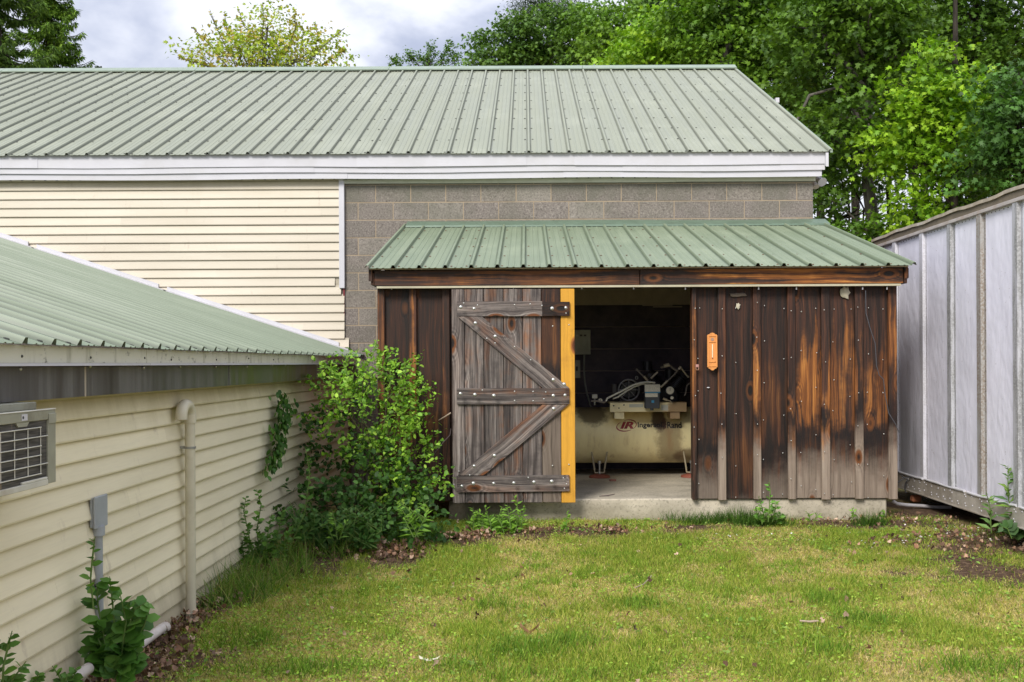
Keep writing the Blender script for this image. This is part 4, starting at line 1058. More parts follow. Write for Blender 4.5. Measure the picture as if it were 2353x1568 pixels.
for i in range(n):
    ya, yb_ = TY0+(TY1-TY0)*i/n, TY0+(TY1-TY0)*(i+1)/n
    f_ = lambda y: .006*math.sin(y*5.1)+.004*math.sin(y*13)
    mb.add([(XT-.008, ya, TZ1-.028+f_(ya)), (XT-.008, yb_, TZ1-.028+f_(yb_)), (XT-.008, yb_, TZ1+f_(yb_)), (XT-.008, ya, TZ1+f_(ya)), (XT+2.4, ya, TZ1), (XT+2.4, yb_, TZ1), (XT+.1, ya, TZ1-.028), (XT+.1, yb_, TZ1-.028)],
           [(0,3,2,1), (3,4,5,2), (0,1,7,6)])
mb.build('roof_skin', plain('weathered_roof_edge', (.42, .36, .28), .6, var=.3, dirt=(.66, .62, .6), dirtamt=.8), trl)
MB().prism([(XT-.004, TZ0), (XT+.04, TZ0), (XT+.04, RB), (XT-.004, RB), (XT-.004, TZ0+.01)], 'y', TY0, TY1).build('bottom_rail', M['rail'], trl)
MB().box(XT-.016, XT-.0045, TY0, TY1, TZ0+.0, TZ0+.008).build('rail_lip', M['rail'], trl)
y = TY0; k = 0
while y < TY1:   # crumpled cap strip on the rail in short lengths
    b_ = min(y+.9, TY1)
    mb = MB().tube([(XT-.004, y+.02+(b_-y-.04)*q/6, RB+.004+random.uniform(-.006, .006)) for q in range(7)], [.011+random.uniform(-.002, .003) for q in range(7)], 8)
    mb.build('cap_strip', M['white_alu'], trl); y += .92; k += 1
rv = MB(); y = TY0+.05
while y < TY1-.05:
    for dz in (.035, .055, .115, .13):
        if random.random() < .85:
            b_ = MB().ball((XT-.004, y+random.uniform(-.012, .012)+(.03 if dz in (.055, .13) else 0), TZ0+dz), .0075, 6, 4, (.7, 1, 1)); rv.add(b_.v, b_.f, True)
    y += .145
o = rv.build('rail_rivets', posts_m['light'], trl); o['kind'] = 'stuff'
for yy in (3.5, 5.5, 7.5, 9.5): MB().box(XT+.5, XT+2.0, yy, yy+.2, -.1, TZ0+.009).build('support_block', plain('old_sleeper', (.04, .035, .03), .9), trl)

# ================================================================== items on the annex wall
ac = thing('window_air_conditioner', 'weathered grey air conditioner with a white wire grille sticking out of the annex wall', 'air conditioner', (XL, 3.5, 1.0))
XA = -1.85; ya1 = F*(-XA)/(HX-127-.5); ya0 = ya1-.74
za1, za0 = CAMZ-(938-5.6-HY+5.6)/ (1085/1.85)+.0, CAMZ-(1099-HY)/(1085/1.85)
za1 = CAMZ - .172; za0 = CAMZ - .455
grime = plain('grimy_grey_case', (.34, .335, .26), .5, var=.18, dirt=(.14, .12, .07), dirtamt=.6, metal=.1)
MB().box(XL, XA-.012, ya0+.01, ya1-.01, za0+.01, za1-.006).build('case', grime, ac, bevel=.004)
MB().box(XA-.0115, XA-.007, ya0+.03, ya1-.03, za0+.02, za1-.02).build('condenser', NT('condenser_fins').m, ac)
t = NT.__new__(NT); t.m = bpy.data.materials['condenser_fins']; t.t = t.m.node_tree; t.p = [x for x in t.t.nodes if x.type == 'BSDF_PRINCIPLED'][0]
v = t.world((1, 8, 140)); n = t.noise(v, 1, 2); n2 = t.noise(t.world((1, 14, 1.5)), 1.5, 5)
t.fin(t.mix(t.ramp(n2, .6, .7, 0, .7), t.cramp(n, [(.35, (.035, .032, .03)), (.65, (.12, .11, .10))]), (.33, .25, .16)), .6, .2)
def acb(name, y0, y1, z0, z1, x=XA, th=.012, mat=grime, bevel=.002): return MB().box(x-th, x, y0, y1, z0, z1).build(name, mat, ac, bevel=bevel)
acb('frame_top', ya0, ya1, za1-.036, za1)
acb('frame_side', ya1-.062, ya1, za0, za1-.0365)
acb('frame_side', ya0, ya0+.05, za0, za1-.0365)
o = MB().prism([(ya1-.30, za1-.0365), (ya1-.205, za1-.0365), (ya1-.222, za1-.052), (ya1-.285, za1-.052)], 'x', XA-.012, XA-.001).build('handle_tab', grime, ac); bmfix(o.data)
wht = plain('scuffed_white', (.60, .58, .50), .5, dirt=(.25, .16, .08), dirtamt=.6)
acb('frame_bottom', ya0+.01, ya1-.065, za0-.004, za0+.018, x=XA+.001, mat=wht)
acb('frame_bottom_step', ya1-.26, ya1-.07, za0+.0185, za0+.028, x=XA+.001, mat=wht)
acb('corner_bracket', ya1-.062, ya1-.002, za1-.052, za1-.012, x=XA+.0035, th=.003)
acb('top_edge', ya0, ya1, za1+.0005, za1+.006, x=XA+.002, th=.02, mat=wht)
acb('sticker', ya1-.265, ya1-.222, za1-.030, za1-.006, x=XA+.0015, th=.001, mat=M['white_alu'])
MB().cyl((XA+.0016, ya1-.255, za1-.018), (XA+.0024, ya1-.255, za1-.018), .0055, 12).build('sticker_mark', M['charcoal'], ac)
wire = plain('white_wire', (.62, .60, .52), .4)
gy0, gy1 = ya1-.50+.0, ya1-.115; zg1, zg0 = za1-.062, za0+.045
nz = 6
for k in range(nz):
    z = zg1 + (zg0-zg1)*k/(nz-1); ext = k in (1, 4)
    MB().tube([(XA-.001, gy0-(.09 if ext else 0), z), (XA-.001, gy1+(.05 if ext else 0), z)], .0024, 6).build('grille_wire', wire, ac)
for k in range(5):
    y = gy0 + (gy1-gy0)*k/4; MB().tube([(XA-.004, y, zg1+.001), (XA-.004, y, zg0-.001)], .0022, 6).build('grille_wire', wire, ac)
MB().box(XL-.02, XA-.06, ya0-.2, ya1-.03, za1+.002, za1+.032).build('top_filler', grime, ac, bevel=.003)

pvc = plain('aged_pvc', (.62, .57, .43), .4, var=.1, dirt=(.35, .28, .15), dirtamt=.35)
dp = thing('vent_pipe', 'tall cream PVC pipe with a hooked elbow top fixed to the annex wall', 'pipe', (-2.0, 5.9, 0))
py_ = F*2.0/(HX-436); rr = .0295
MB().tube([(-2.0, py_, -.03), (-2.0, py_, .6), (-2.0, py_-.002, 1.20)], rr, 20).build('pipe', pvc, dp)
el = [(-2.0, py_, 1.19)] + [(-2.0+.0*k, py_ - .075 + .075*math.cos(math.radians(a_)), 1.205 + .062*math.sin(math.radians(a_))) for k, a_ in enumerate(range(0, 181, 20))]
MB().tube(el + [(-2.0, py_-.150, 1.185)], [rr*1.16]*(len(el)+1), 20, cap=False).build('elbow', pvc, dp)
MB().tube([(-2.0, py_, 1.155), (-2.0, py_, 1.205)], rr*1.22, 20).build('elbow_collar', pvc, dp)
MB().tube([(-2.0, py_-.150, 1.186), (-2.0, py_-.150, 1.190)], rr*1.02, 20).build('elbow_mouth', M['black'], dp)
MB().tube([(-2.0, py_, 1.005), (-2.0, py_, 1.018)], rr+.004, 20).build('clamp', plain('clamp_grey', (.33, .33, .31), .4, .5), dp)
MB().box(XL, -2.0-rr, py_-.012, py_+.012, 1.004, 1.019).build('clamp_arm', bpy.data.materials['clamp_grey'], dp)
jb = thing('electrical_junction_box', 'grey outdoor junction box on a conduit riser low on the annex wall', 'electrical box', (-2.0, 4.66, 0))
gbox = plain('grey_pvc_box', (.36, .38, .40), .45, dirt=(.2, .2, .18), dirtamt=.2)
p, q = PX(219, 1146, -2.03), PX(246, 1203, -2.03)
MB().box(XL+.012, -2.040, p.y+.0, q.y, q.z-.004, p.z+.0).build('box', gbox, jb, bevel=.004)
MB().box(-2.0395, -2.028, p.y-.006, q.y+.006, q.z-.009, p.z+.006).build('cover', gbox, jb, bevel=.004)
yc_ = (p.y+q.y)/2-.01
MB().tube([(-2.040, yc_, q.z+.0), (-2.040, yc_, q.z-.045)], .030, 14).build('hub', gbox, jb)
MB().tube([(-2.040, yc_, q.z-.04), (-2.040, yc_+.002, .5), (-2.038, yc_+.01, -.03)], .0195, 14).build('riser', gbox, jb)
for z_ in (.46, ): MB().tube([(-2.040, yc_-.04, z_), (-2.040, yc_+.0, z_+.01), (-2.040, yc_+.025, z_)], .006, 8).build('strap', M['black'], jb)
gpv = plain('dirty_white_pvc', (.66, .60, .56), .4, dirt=(.3, .22, .16), dirtamt=.4)
def gpipe(dx0, dy0, dx1, dy1, r, name, lb):
    a_, b_ = PX(dx0, dy0, -1.97), PX(dx1, dy1, -1.97); z_ = max(.02, b_.z); 
    o = MB().tube([(-1.97, a_.y, a_.z), (-1.97, b_.y, b_.z)], r, 16, cap=False).build(name, gpv, None, loc=a_)
    tag(o, lb, 'pipe'); return o
gpipe(296, 1500, 372, 1444, .026, 'drain_pipe', 'short white drain pipe lying at the foot of the annex wall beside the leafy sapling')
a_ = PX(380, 1442, -1.97); MB().tube([(-1.97, a_.y-.05, a_.z+.004), (-1.97, a_.y+.0, a_.z+.002)], .030, 16, cap=False).build('pipe_socket', gpv, bpy.data.objects['drain_pipe'], loc=WL['drain_pipe'])
gpipe(160, 1566, 203, 1536, .026, 'drain_pipe', 'white drain pipe end in the bottom left corner below the leafy sapling')

# grey conduit and cables lying between shed and trailer
g = [(2052, 1152), (2062, 1158), (2085, 1161), (2120, 1163), (2150, 1166), (2185, 1166)]
tag(MB().tube([P(a_, b_, 238-.0*i) for i, (a_, b_) in enumerate(g)], .017, 12).build('pvc_conduit', plain('pale_grey_conduit', (.50, .48, .50), .5, dirt=(.2, .18, .17), dirtamt=.4), None, loc=P(2120, 1163, 238)), 'pale grey conduit lying on the ground from the shed corner under the trailer', 'conduit')
def cable(pts, s, r, lb):
    tag(MB().tube([P(a_, b_, s) for a_, b_ in pts], r, 6).build('cable', bpy.data.materials['grey_cable'], None, loc=P(*pts[0], s)), lb, 'cable')
def loop(cx, cy, rx, ry, a0=0, a1=360): return [(cx+rx*math.cos(math.radians(a)), cy+ry*math.sin(math.radians(a))) for a in range(a0, a1+1, 18)]
cable(loop(2106, 1120, 27, 26, 150, 430), 230, .006, 'dark cable loop hanging against the trailer rail by the shed corner')
cable([(2064, 1085), (2078, 1100), (2094, 1106), (2090, 1098)], 231, .004, 'thin dark cable hooked over the far end of the trailer rail')
cable([(2062, 1110), (2078, 1098), (2100, 1096), (2125, 1104), (2138, 1120), (2136, 1138), (2122, 1150), (2150, 1158), (2170, 1160)], 232, .005, 'dark cable coiled on the ground below the trailer corner')
blob = P(2108, 1150, 232)
bk = MB().box(blob.x-.045, blob.x+.045, blob.y, blob.y+.08, blob.z-.02, blob.z+.045)
tag(bk.build('brick_fragment', plain('orange_brick', (.42, .16, .08), .9, var=.3), None, loc=blob, bevel=.012), 'orange brick fragment among the cables at the shed corner', 'brick')

# ================================================================== GROUND
def sstep(a, b, x): t_ = np.clip((x-a)/(b-a), 0, 1); return t_*t_*(3-2*t_)
_perm = RNG.random((64, 64))
def vnoise(x, y, sc, seed=0):
    x = np.asarray(x, float)*sc + seed*7.3; y = np.asarray(y, float)*sc + seed*3.1
    xi, yi = np.floor(x).astype(int), np.floor(y).astype(int); fx, fy = x-xi, y-yi
    fx = fx*fx*(3-2*fx); fy = fy*fy*(3-2*fy)
    g_ = lambda a, b: _perm[a % 64, b % 64]
    return (g_(xi, yi)*(1-fx)+g_(xi+1, yi)*fx)*(1-fy) + (g_(xi, yi+1)*(1-fx)+g_(xi+1, yi+1)*fx)*fy
def fbm(x, y, sc, seed=0): return vnoise(x, y, sc, seed)*.5 + vnoise(x, y, sc*2.1, seed+1)*.28 + vnoise(x, y, sc*4.3, seed+2)*.15 + vnoise(x, y, sc*9, seed+3)*.07
def gz(x, y):
    x = np.asarray(x, float); y = np.asarray(y, float)
    near = 1 - sstep(12, 30, np.abs(y-5))
    return .075*sstep(6.6, 8.8, y)*near + (.030*(fbm(x, y, 1.3, 5)-.5) + .018*(fbm(x, y, 5, 9)-.5))*near
def gp_(dx, dy):
    v_ = PG(dx, dy, .03); z_ = float(gz(v_.x, v_.y)); v_ = PG(dx, dy, z_); return Vector((v_.x, v_.y, float(gz(v_.x, v_.y))))
def ell(x, y, dx, dy, rx, ry, pw=1.0):
    c_ = gp_(dx, dy); return np.clip(1.35 - np.sqrt(((x-c_.x)/rx)**2 + ((y-c_.y)/ry)**2) + (fbm(x, y, 3.1, 3)-.5)*1.5, 0, 1)
def dirt_mask(x, y):
    m_ = np.zeros_like(np.asarray(x, float))
    for a_ in [(1040, 1235, .45, .35), (1330, 1222, 1.1, .28), (2000, 1205, 1.1, .35), (2270, 1250, .95, .7), (2300, 1320, .8, .55), (2200, 1290, .5, .3), (1650, 1210, .5, .2),
               (700, 1270, .7, .8), (420, 1440, .22, .7), (330, 1530, .35, .45), (870, 1285, .4, .3), (2180, 1180, .6, .8), (480, 1380, .3, .8), (620, 1215, .5, .9)]:
        m_ = np.maximum(m_, ell(x, y, *a_))
    for a_ in [(1320, 1440, .12, .10), (1800, 1335, .3, .10), (1140, 1325, .25, .10), (1500, 1500, .2, .08), (1850, 1500, .2, .08), (2150, 1420, .2, .1)]: m_ = np.maximum(m_, .5*ell(x, y, *a_))
    m_ = np.maximum(m_, np.clip((-1.86 - x)*3 + (fbm(x, y, 4, 4)-.5)*1.2, 0, 1))
    return m_
def nonuni(lo, hi, a, b, st, far):
    core = list(np.arange(a, b+1e-6, st)); L_, R_ = [], []
    v_, s_ = a, st
    while v_ > lo: s_ *= far; v_ -= s_; L_.append(v_)
    v_, s_ = b, st
    while v_ < hi: s_ *= far; v_ += s_; R_.append(v_)
    return np.array(L_[::-1] + core + R_)
gx, gy = nonuni(-400, 400, -3.0, 5.0, .05, 1.6), nonuni(-60, 600, 3.0, 9.6, .05, 1.6)
X, Y = np.meshgrid(gx, gy); Z = gz(X, Y)
nx_, ny_ = len(gx), len(gy)
V = np.stack([X, Y, Z], -1).reshape(-1, 3)
idx = np.arange(nx_*ny_).reshape(ny_, nx_)
Q = np.stack([idx[:-1, :-1], idx[:-1, 1:], idx[1:, 1:], idx[1:, :-1]], -1).reshape(-1, 4)
def np_mesh(name, V, Q, mat, cols=None, smooth=False):
    me = bpy.data.meshes.new(name); k = Q.shape[1]
    me.vertices.add(len(V)); me.vertices.foreach_set('co', np.ascontiguousarray(V, np.float32).ravel())
    me.loops.add(Q.size); me.loops.foreach_set('vertex_index', np.ascontiguousarray(Q, np.int32).ravel())
    me.polygons.add(len(Q)); me.polygons.foreach_set('loop_start', np.arange(0, Q.size, k, dtype=np.int32))
    if smooth: me.polygons.foreach_set('use_smooth', np.ones(len(Q), bool))
    if cols is not None:
        a_ = me.attributes.new('col', 'FLOAT_COLOR', 'POINT'); a_.data.foreach_set('color', np.ascontiguousarray(cols, np.float32).ravel())
    me.materials.append(mat); me.update(calc_edges=True); me.validate(); return me
dm = dirt_mask(V[:, 0], V[:, 1])
t = NT('lawn_soil'); w_ = t.world(); a_ = t.attr('col').outputs['Color']; n = t.noise(w_, 2.3, 6, .65); n2 = t.noise(w_, 28, 5, .7); n3 = t.noise(w_, 110, 3, .7)
lawn = t.cramp(n2, [(.30, (.09, .07, .025)), (.46, (.30, .22, .09)), (.60, (.54, .40, .20)), (.76, (.66, .51, .29))])
lawn = t.mix(t.ramp(n, .42, .62, 0, .75), lawn, t.cramp(n2, [(.3, (.08, .12, .018)), (.6, (.24, .27, .06)), (.8, (.40, .35, .15))]))
dirt = t.cramp(n2, [(.28, (.035, .022, .014)), (.5, (.11, .07, .045)), (.68, (.22, .15, .10)), (.8, (.36, .27, .2))])
c = t.mix(t.ramp(a_, .25, .75), lawn, dirt); c = t.mix(t.ramp(n3, .58, .68, 0, .6), c, (.06, .045, .025))
t.bump(t.math('ADD', n2, t.math('MULTIPLY', n3, .6)), .8, .02); M['ground'] = t.fin(c, .95, 0, .1)
cc = np.repeat(dm[:, None], 4, 1); cc[:, 3] = 1
o = bpy.data.objects.new('ground', np_mesh('ground', V, Q, M['ground'], cc, True)); C.objects.link(o); o['kind'] = 'structure'
o['label'] = 'patchy mown lawn with bare brown earth along the shed'; WL['ground'] = Vector()

# ------------------------------------------------------------------ scattering
def scatter_mesh(name, tv, tf, pos, R_, sc, cols, mat):
    n, k = len(pos), len(tv)
    if np.ndim(sc) == 1: sc = np.repeat(np.asarray(sc)[:, None], 3, 1)
    Vv = np.einsum('nij,nkj->nki', R_, tv[None]*sc[:, None, :]) + pos[:, None, :]
    Ff = (np.asarray(tf)[None] + (np.arange(n)*k)[:, None, None]).reshape(-1, len(tf[0]))
    cl = np.ones((n, k, 4)); cl[:, :, :3] = cols[:, None, :]
    return np_mesh(name, Vv.reshape(-1, 3), Ff, mat, cl.reshape(-1, 4))
def rot_from(d, nrm):
    d = d/np.linalg.norm(d, axis=1, keepdims=True); s_ = np.cross(d, nrm); s_ /= (np.linalg.norm(s_, axis=1, keepdims=True)+1e-9); n_ = np.cross(s_, d)
    return np.stack([s_, d, n_], -1)
def rvec(n): v_ = RNG.normal(size=(n, 3)); return v_/np.linalg.norm(v_, axis=1, keepdims=True)
KITE = (np.array([(0, 0, 0), (-.36, .45, .05), (0, 1, -.06), (.36, .45, .05)], float), [(0, 3, 2), (0, 2, 1)])
STRIP = (np.array([(-.5, 0, 0), (.5, 0, 0), (.36, .55, .06), (-.36, .55, .06), (0, 1, .30)], float), [(0, 1, 2), (0, 2, 3), (3, 2, 4)])
OVAL = (np.array([(0, 0, 0), (-.30, .28, .045), (-.27, .68, .03), (0, 1, -.10), (.27, .68, .03), (.30, .28, .045), (0, .32, -.02), (0, .70, -.04)], float),
        [(0, 6, 1), (1, 6, 7), (1, 7, 2), (2, 7, 3), (0, 5, 6), (5, 7, 6), (5, 4, 7), (4, 3, 7)])
NARROW = (np.array([(0, 0, 0), (-.13, .40, .03), (0, 1, -.14), (.13, .40, .03)], float), [(0, 3, 2), (0, 2, 1)])
MAPLE = (np.array([(0, 0, 0), (-.46, .22, .02), (-.20, .46, .03), (-.38, .82, -.05), (0, .62, .02), (0, 1.05, -.08), (.20, .46, .03), (.38, .82, -.05), (.46, .22, .02)], float),
         [(0, 2, 1), (0, 4, 2), (2, 4, 3), (2, 4, 5), (4, 6, 5), (0, 6, 4), (4, 6, 7), (0, 8, 6)])
CRUMP = (np.array([(0, 0, .1), (-.34, .22, .0), (-.22, .50, .28), (-.40, .74, .05), (0, 1, .30), (.20, .66, -.05), (.46, .60, .22), (.26, .22, .12), (0, .5, .0)], float), [(0, 8, 1), (1, 8, 2), (2, 8, 3), (3, 8, 4), (4, 8, 5), (5, 8, 6), (6, 8, 7), (7, 8, 0)])
def pal(n, cols, jit=.18, wts=None):
    cols = np.array(cols); i = RNG.choice(len(cols), n, p=wts); t_ = RNG.random((n, 1))
    j = RNG.integers(0, len(cols), n); c_ = cols[i]*(1-t_*.35)+cols[j]*t_*.35
    return c_*(1+jit*RNG.normal(size=(n, 1))).clip(.5, 1.6)
M['leaf'] = leaf_mat('leaf_green', .26); M['grass'] = leaf_mat('grass_blade', .30, .6, .15); M['dry'] = leaf_mat('dry_leaf', .12, .8, .1)
M['needle'] = leaf_mat('needle', .15, .6, .2)

# ------------------------------------------------------------------ lawn
def in_view(x, y, z=0.0, m=.12):
    ok = (y > 4.35)&(y < 9.1)&(x > -2.05)&(x < 5.2)&(np.abs(x/y) < .62)
    return ok & ~((x > fx0-.01)&(x < fx1+.01)&(y > SFRONT+.02)) & ~((x > XT-.02)&(y > 8.6))
def grass(name, n, hmin, hmax, wd, cols, dens, lean=.5, wts=None, label=None, boost=None, mult=3):
    x = RNG.uniform(-2.1, 5.0, n*mult); y = RNG.uniform(4.35, 9.05, n*mult)
    p_ = dens(x, y); k = (RNG.random(len(x)) < p_) & in_view(x, y); x, y = x[k][:n], y[k][:n]; m_ = len(x)
    z = gz(x, y)-.003
    h = RNG.uniform(hmin, hmax, m_)*(.6+.8*fbm(x, y, 2.0, 20))
    if boost is not None: h = h*boost(x, y)
    d = np.stack([RNG.normal(0, lean, m_), RNG.normal(0, lean, m_), np.ones(m_)], 1)
    R_ = rot_from(d, rvec(m_))
    sc = np.stack([np.full(m_, wd)*RNG.uniform(.7, 1.4, m_), h, h*.9], 1)
    me = scatter_mesh(name, STRIP[0], STRIP[1], np.stack([x, y, z], 1), R_, sc, pal(m_, cols, .2, wts), M['grass'])
    o = bpy.data.objects.new(name, me); C.objects.link(o); tag(o, label, None, None, 'stuff'); return o
GREEN = [(.22, .33, .035), (.36, .43, .06), (.13, .22, .022), (.46, .46, .10)]
TAN = [(.60, .50, .19), (.48, .38, .12), (.48, .47, .11), (.70, .60, .29)]
lush = lambda x, y: np.clip((fbm(x, y, 1.0, 30)*.5+fbm(x, y, 3.2, 60)*.5)*6.0-2.7, 0, 1)
base_d = lambda x, y: np.clip(1.05 - dirt_mask(x, y)*1.02, .03, 1)
grass('lawn_grass', 170000, .018, .060, .0036, GREEN, lambda x, y: base_d(x, y)*(.10+.90*lush(x, y)), .55, label='short bright green lawn grass, thin and patchy')
grass('dry_grass', 185000, .012, .034, .0036, TAN, lambda x, y: base_d(x, y)*(1-.75*lush(x, y)), 1.1, label='straw coloured dry grass lying in the lawn')
cl_m = lambda x, y: base_d(x, y)*np.clip((vnoise(x, y, 6.5, 70)*.6+vnoise(x, y, 15, 71)*.4)*7-4.2, 0, 1)*np.clip(fbm(x, y, .8, 73)*3-.7, .15, 1)
grass('clumped_grass', 24000, .035, .080, .0040, [(.16, .30, .03), (.24, .38, .04), (.12, .22, .025), (.34, .46, .07)], cl_m, .6, mult=8, label='scattered small clumps of longer fresh green grass in the lawn')
tufts = [(1130, 1400, .16, .13), (1200, 1500, .22, .16), (1030, 1535, .22, .12), (1480, 1395, .16, .12), (1560, 1190, .12, .1), (1900, 1385, .2, .15), (1300, 1480, .15, .12), (560, 1480, .2, .15), (1900, 1500, .15, .1),
         (2250, 1540, .25, .12), (1250, 1560, .3, .08), (700, 1545, .3, .1), (2010, 1430, .2, .15), (1450, 1330, .12, .1)]
def tuft_mask(x, y):
    m_ = 0
    for dx, dy, rx, ry in tufts:
        c_ = gp_(dx, dy); m_ = np.maximum(m_, np.exp(-(((x-c_.x)/rx)**2+((y-c_.y)/ry)**2)))
    return m_
grass('tufted_grass', 16000, .05, .095, .0042, [(.11, .22, .025), (.17, .31, .03), (.08, .17, .02), (.26, .38, .05)], lambda x, y: tuft_mask(x, y)**1.3*.8*np.clip(fbm(x, y, 7, 77)*4-1.1, .1, 1), .42, mult=18, label='taller dark green grass tufts in the lawn')
strip_m = [(1660, 1203, .42, .07), (1540, 1195, .16, .07), (1750, 1208, .25, .07), (2000, 1205, .16, .06), (1135, 1212, .24, .10), (960, 1235, .25, .14)]
def smask(x, y):
    m_ = 0
    for dx, dy, rx, ry in strip_m:
        c_ = gp_(dx, dy); m_ = np.maximum(m_, np.clip(1.6-np.sqrt(((x-c_.x)/rx)**2+((y-c_.y)/ry)**2)*1.3, 0, 1))
    return m_
grass('foundation_grass', 9000, .07, .16, .0040, [(.06, .14, .02), (.10, .20, .025), (.045, .10, .015)], lambda x, y: smask(x, y), .38, mult=50, label='dense dark grass growing along the foot of the shed foundation')
lf = [(600, 1330, .35, .35), (530, 1375, .30, .45), (640, 1290, .3, .3), (760, 1270, .3, .25), (500, 1345, .2, .5)]
def lmask(x, y):
    m_ = 0
    for dx, dy, rx, ry in lf:
        c_ = gp_(dx, dy); m_ = np.maximum(m_, np.clip(1.5-np.sqrt(((x-c_.x)/rx)**2+((y-c_.y)/ry)**2)*1.3, 0, 1)*(fbm(x, y, 4, 8) > .36))
    return m_
grass('wall_grass', 9000, .11, .25, .0045, [(.07, .18, .025), (.12, .25, .03), (.18, .30, .04), (.30, .30, .10)], lambda x, y: lmask(x, y)*.55, .6, mult=25, label='long drooping grass at the foot of the annex wall')
def leaflets(name, n, tpl, smin, smax, cols, dens, mat, label, zoff=.012, tilt=.5, wts=None, jit=.2, aspect=1.0, mult=3):
    x = RNG.uniform(-2.1, 5.0, n*mult); y = RNG.uniform(4.35, 9.05, n*mult)
    k = (RNG.random(len(x)) < dens(x, y)) & in_view(x, y); x, y = x[k][:n], y[k][:n]; m_ = len(x)
    a_ = RNG.uniform(0, 2*math.pi, m_)
    d = np.stack([np.cos(a_), np.sin(a_), RNG.normal(0, tilt*.6, m_)], 1); nr_ = np.stack([RNG.normal(0, tilt, m_), RNG.normal(0, tilt, m_), np.ones(m_)], 1)
    s_ = RNG.uniform(smin, smax, m_); sc = np.stack([s_*aspect, s_, s_], 1)
    me = scatter_mesh(name, tpl[0], tpl[1], np.stack([x, y, gz(x, y)+RNG.uniform(.002, zoff, m_)], 1), rot_from(d, nr_), sc, pal(m_, cols, jit, wts), mat)
    o = bpy.data.objects.new(name, me); C.objects.link(o); tag(o, label, None, None, 'stuff'); return o
leaflets('clover', 24000, KITE, .010, .021, [(.28, .44, .05), (.38, .52, .08), (.20, .34, .04)],
         lambda x, y: base_d(x, y)*np.clip(fbm(x, y, 1.5, 40)*3.4-1.55 + 1.1*sstep(.2, -1.0, x)*sstep(6.6, 5.6, y), .04, 1), M['grass'], 'low bright green clover and lawn weeds', .035, aspect=1.3)
leaflets('broadleaf_weeds', 9000, OVAL, .014, .034, [(.22, .37, .07), (.30, .44, .10), (.14, .26, .04)],
         lambda x, y: np.clip(fbm(x, y, 2.5, 50)*4-2.0, .015, 1)*.8, M['grass'], 'small flat rosettes of broad leaved weeds in the lawn', .03, .6)
litter_c = [(.20, .12, .08), (.36, .22, .15), (.10, .06, .04), (.52, .37, .27), (.28, .15, .09)]
def lit(x, y):
    m_ = np.clip((-1.78-x)*4+(fbm(x, y, 3, 6)-.5)*1.5, 0, 1)*.9
    for a_ in [(880, 1272, .30, .20), (420, 1440, .16, .5), (330, 1530, .25, .35), (1040, 1235, .3, .15), (1380, 1224, .25, .09), (720, 1262, .4, .2)]:
        m_ = np.maximum(m_, ell(x, y, *a_))
    for a_ in [(1330, 1222, 1.0, .12), (2010, 1200, .9, .2), (2250, 1250, .8, .5)]: m_ = np.maximum(m_, .22*ell(x, y, *a_))
    return np.clip(m_, .004, 1)
leaflets('leaf_litter', 17000, CRUMP, .018, .050, litter_c, lit, M['dry'], 'brown dead leaves gathered at the foot of the walls', .055, 1.3, jit=.35, aspect=1.0)
leaflets('fallen_petals', 420, KITE, .010, .020, [(.78, .76, .74), (.70, .60, .58)], mult=20, dens=lambda x, y: np.clip(ell(x, y, 2200, 1230, .9, .45)*.9 + ell(x, y, 1960, 1225, .5, .12)*.9 + ell(x, y, 1650, 1232, .9, .04)+.0006, 0, 1), mat=M['dry'], label='tiny white fallen petals scattered on the bare ground', zoff=.03, tilt=.5, aspect=1.5)
leaflets('pale_gravel', 900, OVAL, .008, .022, [(.45, .36, .29), (.56, .46, .40), (.34, .26, .21)], lambda x, y: np.clip(np.maximum.reduce([ell(x, y, q_, 1238, .26, .02) for q_ in (1500, 1600, 1700, 1800, 1920)]), 0, 1), M['dry'], 'thin line of pale gravel marking an old drip edge', .012, .5, mult=40)
yd = PG(1216, 1452, .05)
def deadleaf(name, dx, dy, size, col, lb, up=.6):
    p = gp_(dx, dy); mb = MB(); tv = OVAL[0]
    for i_ in range(2):
        a_ = random.uniform(0, 6); mb.add([(p.x + (v_[0]*math.cos(a_)-v_[1]*math.sin(a_))*size*1.3, p.y + (v_[0]*math.sin(a_)+v_[1]*math.cos(a_))*size*.6, p.z+.01+abs(v_[2])*size*3+v_[1]*size*up) for v_ in tv], OVAL[1])
    tag(mb.build(name, plain(name+'_%d' % dx, col, .8), None, loc=p), lb, 'leaf')
deadleaf('dead_leaf', 1216, 1460, .055, (.50, .28, .18), 'curled reddish brown dead leaf standing up in the middle of the lawn', 1.0)
deadleaf('dead_leaf', 985, 1524, .05, (.62, .58, .45), 'pale curled leaf in the lawn near the bottom centre', .2)
tw = [gp_(a_, b_) for a_, b_ in ((1460, 1362), (1478, 1352), (1492, 1342), (1497, 1334))]
tag(MB().tube([(p.x, p.y, p.z+.03) for p in tw], .004, 6).build('twig', bpy.data.materials['pale_twig'], None, loc=tw[0]), 'thin curved grey twig lying on the lawn in front of the doorway', 'twig')
tw = [gp_(a_, b_) for a_, b_ in ((1838, 1441), (1860, 1444), (1880, 1442))]
tag(MB().tube([(p.x, p.y, p.z+.03) for p in tw], .006, 6).build('twig', bpy.data.materials['pale_twig'], None, loc=tw[0]), 'short straight grey twig lying on the lawn at the right', 'twig')

